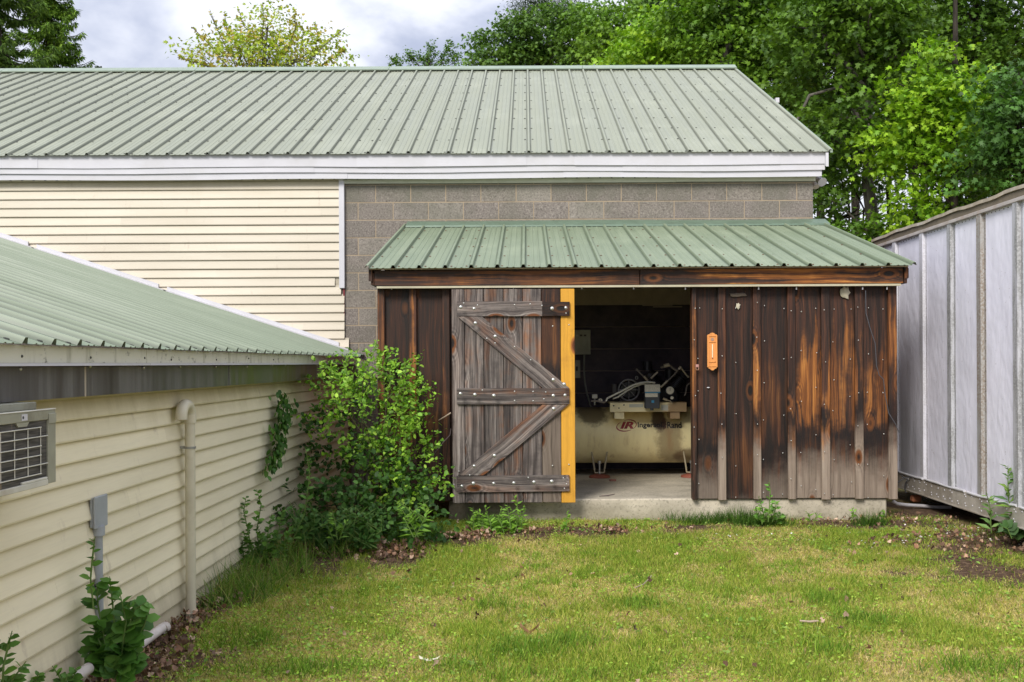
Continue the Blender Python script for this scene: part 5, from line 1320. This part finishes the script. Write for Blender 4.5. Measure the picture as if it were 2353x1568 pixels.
# ================================================================== PLANTS
stem_m = plain('green_brown_stem', (.10, .085, .04), .8); stem_g = plain('green_stem', (.12, .20, .04), .7)
def leaf_obj(name, parent, tpl, pos, dirs, nrm, size, cols, mat, loc, aspect=1.0):
    sc = np.stack([size*aspect, size, size], 1)
    me = scatter_mesh(name, tpl[0], tpl[1], pos - np.array(loc)[None], rot_from(dirs, nrm), sc, cols, mat)
    o = bpy.data.objects.new(name, me); reg(o, loc, parent); return o
def spray(centres, outd, nleaf, length, droop=.15, wob=.25):
    """leaves alternating along short twigs that start at centres and point along outd"""
    n = len(centres); d = outd/np.linalg.norm(outd, axis=1, keepdims=True)
    ln = length*RNG.uniform(.5, 1.2, (n, 1)); pos, dirs, tips = [], [], []
    for k in range(nleaf):
        t_ = (k+.5)/nleaf
        p_ = centres + d*ln*t_ + np.array([[0, 0, -1]])*droop*ln*t_*t_ + RNG.normal(0, .012, (n, 3))
        sd_ = np.cross(d, rvec(n)); dd = d*.55 + sd_*(1 if k % 2 else -1)*.9 + RNG.normal(0, wob, (n, 3))
        pos.append(p_); dirs.append(dd)
    return np.concatenate(pos), np.concatenate(dirs)
def shell_points(ells, n, lo=.55):
    """cluster centres in the outer part of ellipsoids given as (centre, (rx,ry,rz)); drops those deep inside another"""
    w_ = np.array([e[1][0]*e[1][2] for e in ells]); w_ = w_/w_.sum(); out_, dr_ = [], []
    ch = RNG.choice(len(ells), n*2, p=w_); u = rvec(n*2); r_ = RNG.uniform(lo, 1.0, n*2)
    for i in range(n*2):
        c_, rad = ells[ch[i]]; p_ = np.array(c_)+u[i]*np.array(rad)*r_[i]; deep = False
        for j, (c2, r2) in enumerate(ells):
            if j != ch[i] and np.sum(((p_-np.array(c2))/np.array(r2))**2) < .30: deep = True; break
        if not deep: out_.append(p_); dr_.append(u[i])
        if len(out_) >= n: break
    return np.array(out_), np.array(dr_)

# --- the big bush in the corner
def E(dx, dy, s, r, ry=None, rz=None):
    c_ = P(dx, dy, s); return (tuple(c_), (r/s, (ry or r)/s, (rz or r)/s))
BS = 268.
bush = thing('corner_bush', 'big leafy green bush filling the corner between annex and shed', 'bush', (P(880, 1200, BS).x, F/BS, .05))
top_e = [E(870, 900, BS, 100, 90, 60), E(780, 890, 262, 75, 60, 38), E(850, 960, BS, 120, 100, 80), E(925, 1040, BS, 75, 80, 95), E(900, 860, 262, 40, 50, 40), E(945, 1110, 275, 62, 60, 60)]
low_e = [E(780, 1010, 255, 70, 80, 70), E(870, 1130, 275, 100, 90, 80), E(790, 1180, 280, 90, 80, 60), E(950, 1190, 285, 68, 60, 55), E(700, 1180, 275, 60, 60, 45), E(870, 1200, 290, 110, 60, 50)]
ct, du = shell_points(top_e, 400, .62)
du = du*.8 + np.array([[0, -.25, .55]])
ps, ds = spray(ct, du, 9, .22); n = len(ps)
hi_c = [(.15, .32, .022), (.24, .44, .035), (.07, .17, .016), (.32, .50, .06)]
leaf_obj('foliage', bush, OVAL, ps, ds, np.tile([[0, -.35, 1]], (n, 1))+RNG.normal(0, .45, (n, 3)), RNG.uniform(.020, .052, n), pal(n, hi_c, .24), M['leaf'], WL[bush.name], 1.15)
cl, dl = shell_points(low_e, 300, .55)
ps, ds = spray(cl, dl+np.array([[0, -.3, .3]]), 8, .22); n = len(ps)
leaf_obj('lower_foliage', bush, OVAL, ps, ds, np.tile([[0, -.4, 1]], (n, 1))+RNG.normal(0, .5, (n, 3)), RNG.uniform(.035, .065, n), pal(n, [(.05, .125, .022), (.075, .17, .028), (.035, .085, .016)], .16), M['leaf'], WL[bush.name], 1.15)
mb = MB(); b0_ = P(870, 1200, 262)
for i in range(46):
    c_ = Vector(ct[i*9 % len(ct)]) if i % 2 else Vector(cl[i*7 % len(cl)])
    s0 = Vector((b0_.x+random.uniform(-.3, .3), b0_.y+random.uniform(-.15, .25), .05)); m_ = (s0+c_)/2 + Vector((random.uniform(-.1, .1), .05, .12))
    mb.tube([s0, (s0+m_)/2+Vector((0, 0, .05)), m_, c_], [.011, .009, .006, .003], 6)
mb.build('stems', stem_m, bush)
# long shoots reaching out of it
def shoot(parent, pts, s, nl, size, cols, tpl=OVAL, asp=1.1, r=.004, mat=None, sm=None, name='shoot'):
    w_ = [P(a_, b_, s) for a_, b_ in pts]; mb = MB().tube(w_, [r]*(len(w_)-1)+[r*.4], 6); o = mb.build(name, sm or stem_g, parent)
    seg = []
    for i in range(len(w_)-1):
        for k in range(8): seg.append(w_[i].lerp(w_[i+1], k/8))
    seg.append(w_[-1]); pos = []; dr_ = []
    for k in range(nl):
        i = int((.12+.88*k/nl)*(len(seg)-1)); d_ = (seg[min(i+1, len(seg)-1)]-seg[max(i-1, 0)]).normalized()
        side = d_.cross(Vector((RNG.normal(), RNG.normal()-.3, RNG.normal()))).normalized()
        pos.append(tuple(seg[i])); dr_.append(tuple(d_*.5 + side*(1 if k % 2 else -1)))
    pos, dr_ = np.array(pos), np.array(dr_); n_ = len(pos)
    taper = np.linspace(1.15, .6, n_)
    lo = leaf_obj('leaves', o, tpl, pos, dr_, np.tile([[0, -.5, 1]], (n_, 1))+RNG.normal(0, .35, (n_, 3)), size*taper*RNG.uniform(.8, 1.15, n_), pal(n_, cols, .14), M['leaf'], WL[o.name], asp)
    return o
sh_c = [(.20, .38, .03), (.28, .46, .05)]
for pts in ([(858, 880), (845, 840), (862, 800), (867, 778)], [(880, 930), (905, 900), (930, 890), (958, 885), (962, 878)], [(905, 950), (930, 935), (950, 905)], [(745, 880), (735, 850), (742, 828)],
            [(800, 870), (790, 840), (800, 815), (830, 800)], [(830, 880), (832, 850), (850, 812)], [(930, 1010), (960, 985), (955, 960)], [(890, 905), (900, 870), (893, 845)]):
    shoot(bush, pts, 270, 16, .045, sh_c)
# --- vine on the annex wall
vine = thing('climbing_vine', 'dark green leafy vine hanging in a narrow strand on the annex siding', 'vine', PX(640, 1080, -1.98))
vp = [PX(a_, b_, -1.99) for a_, b_ in ((640, 905), (652, 935), (648, 965), (636, 990), (640, 1020), (625, 1045), (616, 1078))]
MB().tube(vp, .004, 6).build('stem', stem_m, vine)
pos = []
for i in range(330):
    k = random.uniform(0, len(vp)-1.01); p = vp[int(k)].lerp(vp[int(k)+1], k % 1); wdt = .14*(1-.35*k/6)
    pos.append((p.x+random.uniform(-.015, .05), p.y+random.gauss(0, wdt), p.z+random.gauss(0, .028)))
n = len(pos); leaf_obj('leaves', vine, OVAL, np.array(pos), np.stack([RNG.normal(.2, .3, n), RNG.normal(0, .5, n), -np.ones(n)], 1), np.stack([np.ones(n)+.2, RNG.normal(-.2, .4, n), RNG.normal(.3, .4, n)], 1),
                       RNG.uniform(.038, .062, n), pal(n, [(.035, .10, .02), (.06, .15, .028), (.09, .19, .03)], .18), M['leaf'], WL[vine.name], 1.25)
vine2 = thing('climbing_vine', 'small dark vine sprig hanging from the metal band above the bush', 'vine', PX(700, 860, -1.93))
shoot(vine2, [(700, 838), (697, 855), (700, 880)], 246, 16, .06, [(.05, .13, .02)])
# --- leafy plants
def upright_plant(name, label, cat, stems, s, nl, size, cols, tpl=OVAL, asp=1.1, group=None):
    x_, y_ = stems[0][0]; p = P(x_, y_, s); t_ = thing(name, label, cat, (p.x, p.y, float(gz(p.x, p.y))), group)
    for st in stems: shoot(t_, st, s + random.uniform(-3, 3), nl, size, cols, tpl, asp, name='stem')
    return t_
mid = [(.09, .20, .03), (.13, .26, .04), (.07, .16, .025)]
brt = [(.20, .38, .04), (.15, .30, .035)]
upright_plant('wall_shrub', 'thin leafy shrub climbing the annex siding between vent pipe and bush', 'shrub',
              [[(585, 1290), (572, 1230), (560, 1175), (566, 1140)], [(600, 1290), (590, 1220), (600, 1160), (590, 1125)], [(610, 1290), (615, 1230), (625, 1180)], [(630, 1280), (640, 1220), (650, 1170)],
               [(590, 1300), (570, 1260), (560, 1220)], [(600, 1300), (610, 1250), (590, 1210)], [(640, 1290), (660, 1240), (680, 1200)], [(570, 1310), (560, 1280), (556, 1240)],
               [(660, 1270), (700, 1180), (712, 1090), (702, 1030)], [(620, 1300), (625, 1260), (640, 1230)], [(580, 1310), (590, 1270), (600, 1240)]], 320, 26, .055, mid)
sap = upright_plant('leafy_sapling', 'bushy sapling with big dark green leaves around the foot of the conduit riser', 'sapling',
              [[(250, 1545), (240, 1470), (225, 1390), (222, 1340)], [(260, 1545), (265, 1450), (258, 1380), (252, 1325)], [(265, 1545), (290, 1460), (310, 1400), (335, 1385)],
               [(255, 1550), (230, 1480), (212, 1430)], [(270, 1550), (300, 1490), (330, 1440), (340, 1410)], [(250, 1550), (280, 1500), (290, 1430), (275, 1360)],
               [(250, 1560), (220, 1520), (205, 1490)], [(270, 1560), (300, 1520), (322, 1500)], [(255, 1555), (262, 1500), (268, 1440)], [(262, 1560), (245, 1510), (236, 1450)], [(262, 1562), (280, 1530), (300, 1545)]],
              505, 19, .088, [(.06, .16, .025), (.09, .22, .03), (.13, .28, .045)], asp=1.35)
shoot(sap, [(215, 1400), (208, 1330), (214, 1270), (218, 1235)], 512, 11, .055, mid)
upright_plant('leafy_weed', 'spindly weed at the very bottom left corner beside the annex siding', 'weed',
              [[(5, 1600), (8, 1530), (20, 1480), (28, 1450)], [(0, 1580), (-10, 1520), (0, 1470)], [(10, 1600), (30, 1560), (60, 1520)]], 600, 12, .055, mid)
upright_plant('leafy_weed', 'small weed between the bottom left corner and the leafy sapling', 'weed',
              [[(150, 1600), (140, 1560), (120, 1530)], [(160, 1600), (165, 1560), (180, 1535)], [(70, 1600), (80, 1570), (90, 1545)], [(155, 1600), (150, 1570), (155, 1550)]], 560, 12, .05, mid)
upright_plant('leafy_weed', 'bright leafy weeds growing below the sliding door', 'weed',
              [[(1185, 1225), (1190, 1190), (1188, 1155), (1180, 1140)], [(1195, 1225), (1200, 1190), (1205, 1160)], [(1150, 1225), (1145, 1190), (1155, 1165)], [(1175, 1225), (1170, 1190), (1165, 1160)], [(1130, 1225), (1125, 1200), (1115, 1180)]] + [[(1080+9*k, 1235), (1082+9*k+random.uniform(-12, 12), 1205), (1082+9*k+random.uniform(-25, 25), 1175+random.uniform(-15, 18))] for k in range(13)], 272, 15, .075, brt, NARROW, 1.4)
upright_plant('leafy_weed', 'single slender weed in front of the foundation under the yellow door edge', 'weed',
              [[(1303, 1228), (1302, 1200), (1306, 1170)], [(1300, 1228), (1298, 1215), (1292, 1205)]], 272, 13, .045, brt)
upright_plant('leafy_weed', 'upright leafy weed against the weathered boards right of the doorway', 'weed',
              [[(1765, 1200), (1768, 1165), (1770, 1130), (1767, 1105)], [(1758, 1200), (1752, 1170), (1742, 1140)], [(1775, 1200), (1782, 1170), (1780, 1150)], [(1752, 1205), (1742, 1185), (1735, 1165)], [(1780, 1205), (1790, 1190), (1795, 1180)]], 268, 16, .07, [(.14, .32, .05), (.20, .38, .06)], NARROW, 1.9)
upright_plant('tall_weed', 'tall narrow leaved weed standing in front of the trailer rail', 'weed',
              [[(2336, 1228), (2330, 1190), (2318, 1150), (2316, 1110), (2316, 1070)]], 293, 34, .13, [(.13, .24, .07), (.09, .18, .06), (.22, .36, .06)], NARROW, 1.1)
upright_plant('tall_weed', 'shorter pale weed just left of the tall one by the trailer rail', 'weed',
              [[(2278, 1225), (2276, 1190), (2274, 1160), (2266, 1130)]], 290, 20, .10, [(.14, .26, .07), (.2, .34, .08)], NARROW, 1.1)
upright_plant('leafy_weed', 'low dark weeds at the foot of the tall weed beside the trailer', 'weed',
              [[(2325, 1238), (2315, 1215), (2300, 1210)], [(2330, 1238), (2340, 1215), (2350, 1205)], [(2335, 1240), (2330, 1220), (2318, 1205)]], 295, 9, .10, [(.07, .15, .04)], OVAL, 1.1)
upright_plant('leafy_weed', 'little bright weeds under the right end of the shed foundation', 'weed',
              [[(1862, 1198), (1860, 1185), (1852, 1175)], [(1868, 1198), (1878, 1186), (1884, 1180)], [(1960, 1192), (1962, 1180), (1958, 1168)], [(2035, 1190), (2032, 1180), (2026, 1172)]], 262, 8, .055, brt, NARROW, 1.8)
for (cx, cy) in ((700, 1200), (760, 1215), (830, 1215)):
    upright_plant('leafy_weed', {700: 'dark undergrowth at the left foot of the corner bush', 760: 'dark leafy undergrowth below the middle of the corner bush', 830: 'pale leafed undergrowth in front of the corner bush'}[cx], 'weed',
              [[(cx+random.uniform(-40, 40), cy+45), (cx+random.uniform(-50, 50), cy+5), (cx+random.uniform(-60, 60), cy-25-random.uniform(0, 30))] for k in range(12)], 300, 14, .06, [(.06, .15, .03), (.10, .20, .05)])
upright_plant('leafy_weed', 'bright grassy weed with narrow leaves at the right foot of the corner bush', 'weed',
              [[(955+random.uniform(-8, 8), 1235), (950+random.uniform(-30, 30), 1190), (945+random.uniform(-40, 50), 1150)] for k in range(5)], 300, 13, .09, brt, NARROW, 1.1)
upright_plant('leafy_weed', 'bright weed shoot in front of the dark undergrowth', 'weed', [[(775, 1240), (770, 1200), (762, 1170)], [(780, 1240), (790, 1210), (800, 1195)], [(765, 1240), (755, 1215), (745, 1200)]], 305, 12, .07, brt, NARROW, 1.4)

# ================================================================== TREES
bk1 = bark('grey_brown_bark', (.035, .03, .024), (.17, .155, .13)); bk2 = bark('dark_bark', (.014, .012, .010), (.07, .058, .048))
def tree(name, label, trunk, s, ells, nclus, nleaf, size, cols, tpl=MAPLE, tr=.14, bk=bk1, slen=.7, dense=True, lo=.45, up=(0, -.15, .25), depthr=1.0, limbs=26, asp=1.0, mat=None, group='trees behind the buildings', droop=.2, bare=(), tf=1.0):
    """trunk: photo points from foot up; ells: (dx, dy, r[, rz]) in photo px at scale s"""
    if dense: size *= 1.10; nleaf = int(nleaf*1.65); slen *= .92
    wp = [P(a_, b_, s*tf) for a_, b_ in trunk]; wp[0].z = -.1
    t_ = thing(name, label, 'tree', (wp[0].x, wp[0].y, 0), group)
    k = len(wp); rad = [tr*(1-.72*i/(k-1)) for i in range(k)]
    MB().tube(wp, rad, 9).build('trunk', bk, t_)
    el = []
    for e in ells:
        c_ = P(e[0], e[1], s); r_ = e[2]/s; rz = (e[3] if len(e) > 3 else e[2])/s
        el.append(((c_.x, c_.y+RNG.normal(0, r_*.3), c_.z), (r_, r_*depthr, rz)))
    ct_, du_ = shell_points(el, nclus, lo)
    # limbs to some clusters
    mb = MB()
    for i in range(min(limbs, len(ct_))):
        c_ = Vector(ct_[(i*13) % len(ct_)])
        cand = [(abs((c_.z-.9)-q_.z), j) for j, q_ in enumerate(wp)]; j = min(cand)[1]
        if j+1 < k and wp[j].z < c_.z-.9 < wp[j+1].z: s0 = wp[j].lerp(wp[j+1], .5)
        else: s0 = wp[j]
        m_ = (s0+c_)/2 + Vector((random.uniform(-.2, .2), random.uniform(-.2, .2), -.15)); r0 = tr*.28
        mb.tube([s0, (s0+m_)/2+Vector((0, 0, -.05)), m_, (m_+c_)/2+Vector((random.uniform(-.15, .15), 0, .08)), c_], [r0, r0*.8, r0*.6, r0*.4, r0*.18], 6)
    for pts_, rb in bare:
        w_ = [P(a_, b_, s+2) for a_, b_ in pts_]; MB().tube(w_, [rb*(1-.6*i/len(w_)) for i in range(len(w_))], 7).build('branch', bk, t_)
    o = mb.build('limbs', bk, t_); o['kind'] = 'stuff'
    if dense: du_ = du_*np.array([[1, 1, .35]]); up = (0, -.1, .04)
    ps_, ds_ = spray(ct_, du_+np.array([up]), nleaf, slen, droop, .4)
    ps_ = ps_ + RNG.normal(0, slen*.16, ps_.shape)*np.array([[1.5, 1.5, .55]] if dense else [[1, 1, 1]]); n_ = len(ps_)
    ds_ = ds_ + np.array([[0, 0, -.35]])
    base = pal(len(ct_), cols, .10); cc_ = np.tile(base, (nleaf, 1))*(1+.13*RNG.normal(size=(n_, 1))).clip(.6, 1.5)
    leaf_obj('crown', t_, tpl, ps_, ds_, np.tile([[0, -.15, 1]], (n_, 1))+RNG.normal(0, .5, (n_, 3)), size*RNG.uniform(.7, 1.2, n_), cc_, mat or M['leaf'], WL[t_.name], asp)
    return t_
def ring_(cx, cy, R0, n, r): return [(cx+R0*math.cos(2*math.pi*i/n), cy+R0*.8*math.sin(2*math.pi*i/n), r) for i in range(n)]
Gm = [(.10, .21, .016), (.16, .29, .022), (.065, .14, .014)]
Gb = [(.23, .42, .02), (.32, .50, .03), (.15, .31, .02)]
Gd = [(.055, .12, .014), (.085, .17, .018), (.12, .23, .022)]
tree('maple_tree', 'airy yellow green maple whose thin twigs rise above the middle of the long roof', [(600, 700), (602, 400), (600, 230), (605, 150), (615, 60)], 88,
     [(520, 130, 70, 45), (560, 95, 45, 45), (620, 110, 85, 60), (695, 125, 75, 45), (640, 60, 40, 40), (755, 110, 35, 35), (450, 148, 40, 16), (600, 150, 190, 30)], 430, 11, .095, [(.38, .50, .04), (.46, .54, .06), (.28, .40, .035), (.48, .36, .08)], limbs=34, tr=.09, slen=.55, lo=.2, dense=False,
     bare=[([(540, 150), (500, 70), (482, 30)], .013), ([(600, 120), (605, 50), (604, 5)], .013), ([(700, 150), (750, 100), (792, 65)], .013), ([(520, 150), (470, 90), (440, 62)], .013), ([(500, 160), (450, 145), (408, 132)], .013), ([(660, 120), (680, 60), (676, 35)], .012)])
m2 = bpy.data.objects['maple_tree']
for pts in ([(540, 150), (500, 70), (482, 22)], [(600, 120), (605, 50), (604, 5)], [(700, 150), (750, 100), (792, 65)], [(520, 150), (470, 90), (440, 62)], [(500, 160), (450, 145), (408, 132)], [(660, 120), (680, 60), (676, 35)], [(620, 120), (560, 60), (548, 20)], [(720, 140), (730, 80), (720, 50)], [(560, 130), (520, 60), (515, 25)], [(740, 150), (785, 120), (795, 115)]):
    shoot(m2, pts, 88, 34, .14, [(.36, .46, .04), (.42, .50, .06), (.46, .32, .08)], MAPLE, 1.2, r=.012, sm=bk1, name='twig')
tree('poplar_tree', 'distant tree with upright feathery tips just above the roof ridge near the centre', [(985, 700), (985, 400), (985, 200), (985, 140)], 62,
     [(912, 150, 16, 14), (945, 142, 16, 20), (972, 142, 16, 20), (990, 128, 13, 30), (1018, 138, 11, 26), (1038, 125, 11, 32), (1052, 138, 10, 24), (1000, 175, 80, 22)], 260, 12, .09, [(.10, .20, .03), (.14, .26, .04)], tr=.09, limbs=40, up=(0, 0, 1.6), droop=0, slen=.28, dense=False, lo=.1)
tree('pine_tree', 'dark bluish pine top rising behind the rounded trees', [(1255, 700), (1255, 300), (1258, 100), (1262, 10)], 50,
     [(1262, 15, 45, 20), (1225, 5, 30, 16), (1300, 30, 40, 22), (1194, 16, 14, 12), (1260, -10, 40, 18), (1255, 45, 60, 18)], 260, 16, .16, [(.045, .08, .035), (.07, .11, .05), (.035, .06, .03)], tpl=NARROW, asp=.7, tr=.16, bk=bk2, mat=M['needle'], limbs=40, slen=1.0)
tree('rounded_tree', 'dense rounded mid green tree behind the roof ridge right of the sky gap', [(1230, 760), (1232, 400), (1235, 200), (1235, 110)], 66,
     [(1150, 110, 50, 45), (1190, 80, 55, 40), (1240, 70, 60, 40), (1300, 90, 65, 50), (1180, 150, 75, 40), (1270, 140, 90, 45), (1130, 150, 38, 25), (1340, 70, 45, 45), (1350, 140, 70, 45)], 620, 15, .13, [(.10, .20, .035), (.14, .25, .04), (.08, .16, .03)], depthr=.8, lo=.5, slen=.75)
tree('locust_tree', 'taller pale green tree between the rounded tree and the bright maples', [(1420, 760), (1420, 400), (1420, 200), (1425, 60)], 70,
     [(1370, 60, 45, 40), (1420, 45, 50, 45), (1460, 70, 60, 45), (1400, 120, 70, 50), (1480, 130, 60, 50), (1385, 20, 25, 20)], 330, 14, .12, [(.12, .24, .025), (.17, .30, .03)], depthr=.8, slen=.75)
tree('bright_maple_tree', 'bright yellow green maple just above the roof right of centre', [(1530, 760), (1530, 400), (1530, 200), (1540, 70)], 84,
     [(1480, 140, 60, 40), (1540, 110, 70, 50), (1500, 90, 45, 40), (1590, 80, 60, 50), (1560, 40, 55, 40), (1620, 130, 60, 50), (1520, 150, 120, 25)], 380, 14, .125, Gb, depthr=.8)
tree('oak_tree', 'tall green oak with a crooked trunk rising behind the right end of the roof', [(1690, 760), (1685, 500), (1650, 300), (1665, 150), (1690, 40), (1700, -60)], 90,
     [(1600, 20, 70, 60), (1680, 20, 80, 70), (1650, 110, 80, 60), (1720, 110, 80, 70), (1740, 20, 70, 60), (1800, 90, 80, 70), (1690, -30, 110, 40), (1760, 190, 70, 60), (1800, 260, 80, 60)], 640, 14, .125, Gm+[(.16, .29, .025)], depthr=.8, tr=.18,
     bare=[([(1750, 420), (1760, 360), (1800, 310), (1870, 290), (1950, 270)], .05), ([(1720, 260), (1700, 230), (1650, 300)], .04)])
tree('tall_oak_tree', 'tall shaded tree with a pale lichened trunk right of the roof', [(2022, 760), (2010, 540), (1994, 420), (2000, 300), (1984, 190), (1990, 90), (1976, -40)], 104,
     [(1880, 60, 90, 80), (1900, 180, 80, 60), (1960, 50, 90, 80), (2050, 60, 90, 80), (1930, 280, 80, 60), (1890, 350, 60, 50), (2040, 170, 70, 50), (1980, -20, 130, 40), (1900, 440, 45, 35), (1980, -110, 110, 70)], 660, 13, .125, Gd+[(.12, .22, .02)], depthr=.9, tr=.17, bk=bk1, lo=.4, tf=1.005,
     bare=[([(1985, 200), (1930, 130), (1900, 110), (1890, 70), (1910, 30)], .06), ([(1985, 130), (1950, 70), (1920, 40), (1915, 10)], .05), ([(1990, 300), (1930, 200), (1860, 220), (1830, 280), (1835, 330)], .05), ([(1990, 340), (1930, 330), (1880, 300)], .03)])
tree('sunlit_maple_tree', 'maple with bright lime green boughs in front of the dark wood at the right', [(2190, 760), (2190, 560), (2190, 400), (2192, 240), (2195, 100), (2195, -60)], 112,
     [(2050, 300, 45, 26), (2100, 330, 55, 30), (2170, 230, 55, 30), (2190, 190, 40, 26), (2225, 220, 35, 26), (2120, 255, 50, 26), (2060, 370, 45, 26), (2150, 300, 55, 28), (2110, 400, 55, 22), (2090, 470, 42, 26), (2120, 520, 40, 20), (2240, 300, 30, 20), (2080, 200, 45, 24), (2130, 120, 40, 26), (2190, 360, 40, 22)], 300, 13, .115, Gb, depthr=.7, tr=.13, bk=bk2, lo=.35, slen=.6, tf=.99)
tree('dark_beech_tree', 'tall dark tree in deep shade behind the lime green boughs', [(2250, 760), (2250, 400), (2245, 150), (2240, -80)], 88,
     [(2150, 40, 80, 70), (2230, 60, 90, 80), (2300, 120, 90, 80), (2330, 20, 80, 80), (2250, 200, 90, 70), (2320, 260, 80, 70), (2100, 130, 80, 70), (2260, -20, 160, 50), (2200, 330, 60, 60), (2240, -120, 120, 80), (2420, 60, 90, 90)], 700, 13, .13, Gd, depthr=.8, tr=.22, bk=bk2)
tree('hornbeam_tree', 'blue green tree hanging over the trailer at the right edge', [(2400, 760), (2390, 500), (2370, 300), (2360, 150)], 120,
     [(2330, 300, 60, 50), (2320, 380, 60, 40), (2345, 430, 40, 30), (2340, 220, 60, 60), (2290, 350, 45, 40), (2380, 300, 70, 80)], 240, 13, .11, [(.06, .14, .025), (.09, .21, .035), (.045, .10, .02)], tr=.14, bk=bk2)
tree('young_beech_tree', 'low green tree above the trailer roof in front of the bright gap', [(2200, 760), (2205, 600), (2215, 520), (2220, 440)], 108,
     [(2180, 480, 55, 30), (2240, 460, 60, 30), (2290, 440, 50, 28), (2120, 500, 45, 25), (2060, 520, 50, 30), (2210, 430, 60, 25), (1990, 530, 40, 25)], 190, 12, .10, Gm, tr=.07, slen=.5)
tree('hazel_tree', 'small shaded undergrowth tree just right of the block wall', [(1930, 760), (1925, 600), (1920, 500), (1915, 420)], 100,
     [(1900, 500, 35, 30), (1950, 530, 50, 25), (1890, 440, 28, 40), (1960, 420, 60, 35), (2030, 440, 50, 35), (1900, 530, 30, 20)], 90, 11, .10, Gd, tr=.07, bk=bk2, slen=.5,
     bare=[([(1950, 560), (1952, 480), (1930, 400)], .03), ([(2050, 600), (2045, 520), (2040, 430), (2050, 380)], .07), ([(1980, 560), (1985, 480), (1960, 430)], .025), ([(1900, 540), (1910, 470), (1895, 420)], .02)])
# second dark row further back
i = 0
for (cx, cy, rr_, lb) in ((1560, 60, 110, 'far dark tree behind the bright maple'), (1780, 90, 130, 'far dark tree filling the gap behind the two oaks'), (1960, 190, 130, 'far dark tree behind the lichened trunk'),
                          (2100, 300, 130, 'far dark tree behind the lime green maple, low down'), (2300, 330, 120, 'far dark tree above the near end of the trailer'), (2120, 60, 150, 'far dark tree high behind the lime green maple'), (2230, 160, 120, 'far dark tree behind the dark beech, upper right'), (2450, 150, 130, 'far dark tree just beyond the right edge of the view'), (1880, 330, 100, 'far dark tree low behind the right end of the roof')):
    tree('woodland_tree', lb, [(cx, 760), (cx+6, 500), (cx, 300), (cx+4, min(cy, 150)-40)], 62, [(cx+random.uniform(-.6, .6)*rr_, cy+random.uniform(-.6, .6)*rr_, rr_*.55, rr_*.45) for k in range(9)], 420, 11, .17, Gd[:2]+[(.03, .07, .012)], tr=.2, bk=bk2, depthr=.7, slen=1.0, limbs=18, group='dark trees of the wood at the back')

# --- conifers at the left edge
def spruce(name, label, dx, s, ztop, zbot, half, nbr, cols, tr=.16, top_px=None):
    base = P(dx, 700, s); t_ = thing(name, label, 'tree', (base.x, base.y, 0), 'trees behind the buildings')
    MB().tube([(base.x, base.y, -.1), (base.x+.05, base.y, ztop*.5), (base.x, base.y, ztop)], [tr, tr*.8, .02], 10).build('trunk', bk2, t_)
    mb = MB(); ps_, ds_, ns_ = [], [], []
    for i in range(nbr):
        u = random.random(); z = zbot + (ztop-zbot)*u; ln = half*(1-u)**.8*random.uniform(.75, 1.1)+.15; a_ = random.uniform(0, 2*math.pi)
        dr_ = Vector((math.cos(a_), math.sin(a_), 0)); pts_ = []
        for k in range(6):
            f_ = k/5; pts_.append(Vector((base.x, base.y, z)) + dr_*ln*f_ + Vector((0, 0, -.38*ln*math.sin(f_*2.2)+.20*ln*f_*f_)))
        mb.tube(pts_, [.03, .025, .02, .015, .01, .005], 5)
        for k in range(1, 6):
            f0, f1 = pts_[k-1], pts_[k]
            for q in range(9):
                p = f0.lerp(f1, q/9); sd_ = Vector((-dr_.y, dr_.x, 0))*(1 if q % 2 else -1)
                L_ = ln*.16*(1.2-k/6)
                for m_ in range(5):
                    pp = p + sd_*L_*m_/4 + Vector((0, 0, -.10*L_*m_*1.1 - random.uniform(0, .04)))
                    ps_.append(tuple(pp)); ds_.append(tuple(sd_*random.uniform(.1, .9)+dr_*random.uniform(.1, .8)+Vector((0, 0, random.uniform(-1.2, .15))))); ns_.append((random.gauss(0, .6), random.gauss(0, .6), 1))
    mb.build('branches', bk2, t_); n_ = len(ps_)
    leaf_obj('needles', t_, NARROW, np.array(ps_), np.array(ds_), np.array(ns_), RNG.uniform(.10, .20, n_), pal(n_, cols, .2), M['needle'], WL[t_.name], .9)
spruce('spruce_tree', 'drooping green spruce at the top left behind the long roof', 112, 80, CAMZ+(HY+150)/80, 5.5, 2.05, 250, [(.09, .18, .03), (.15, .27, .035), (.24, .38, .045)])
spruce('spruce_tree', 'darker spruce with a thick trunk cut off by the left edge of the view', -12, 92, CAMZ+(HY+350)/92, 6.0, 1.9, 200, [(.06, .12, .025), (.10, .18, .03), (.16, .26, .04)], tr=.30)
spruce('spruce_tree', 'tiny dark spruce tip peeping over the roof ridge beside the drooping spruce', 236, 60, CAMZ+(HY-148)/60, 6, 1.6, 70, [(.04, .08, .02), (.06, .11, .025)], tr=.1)
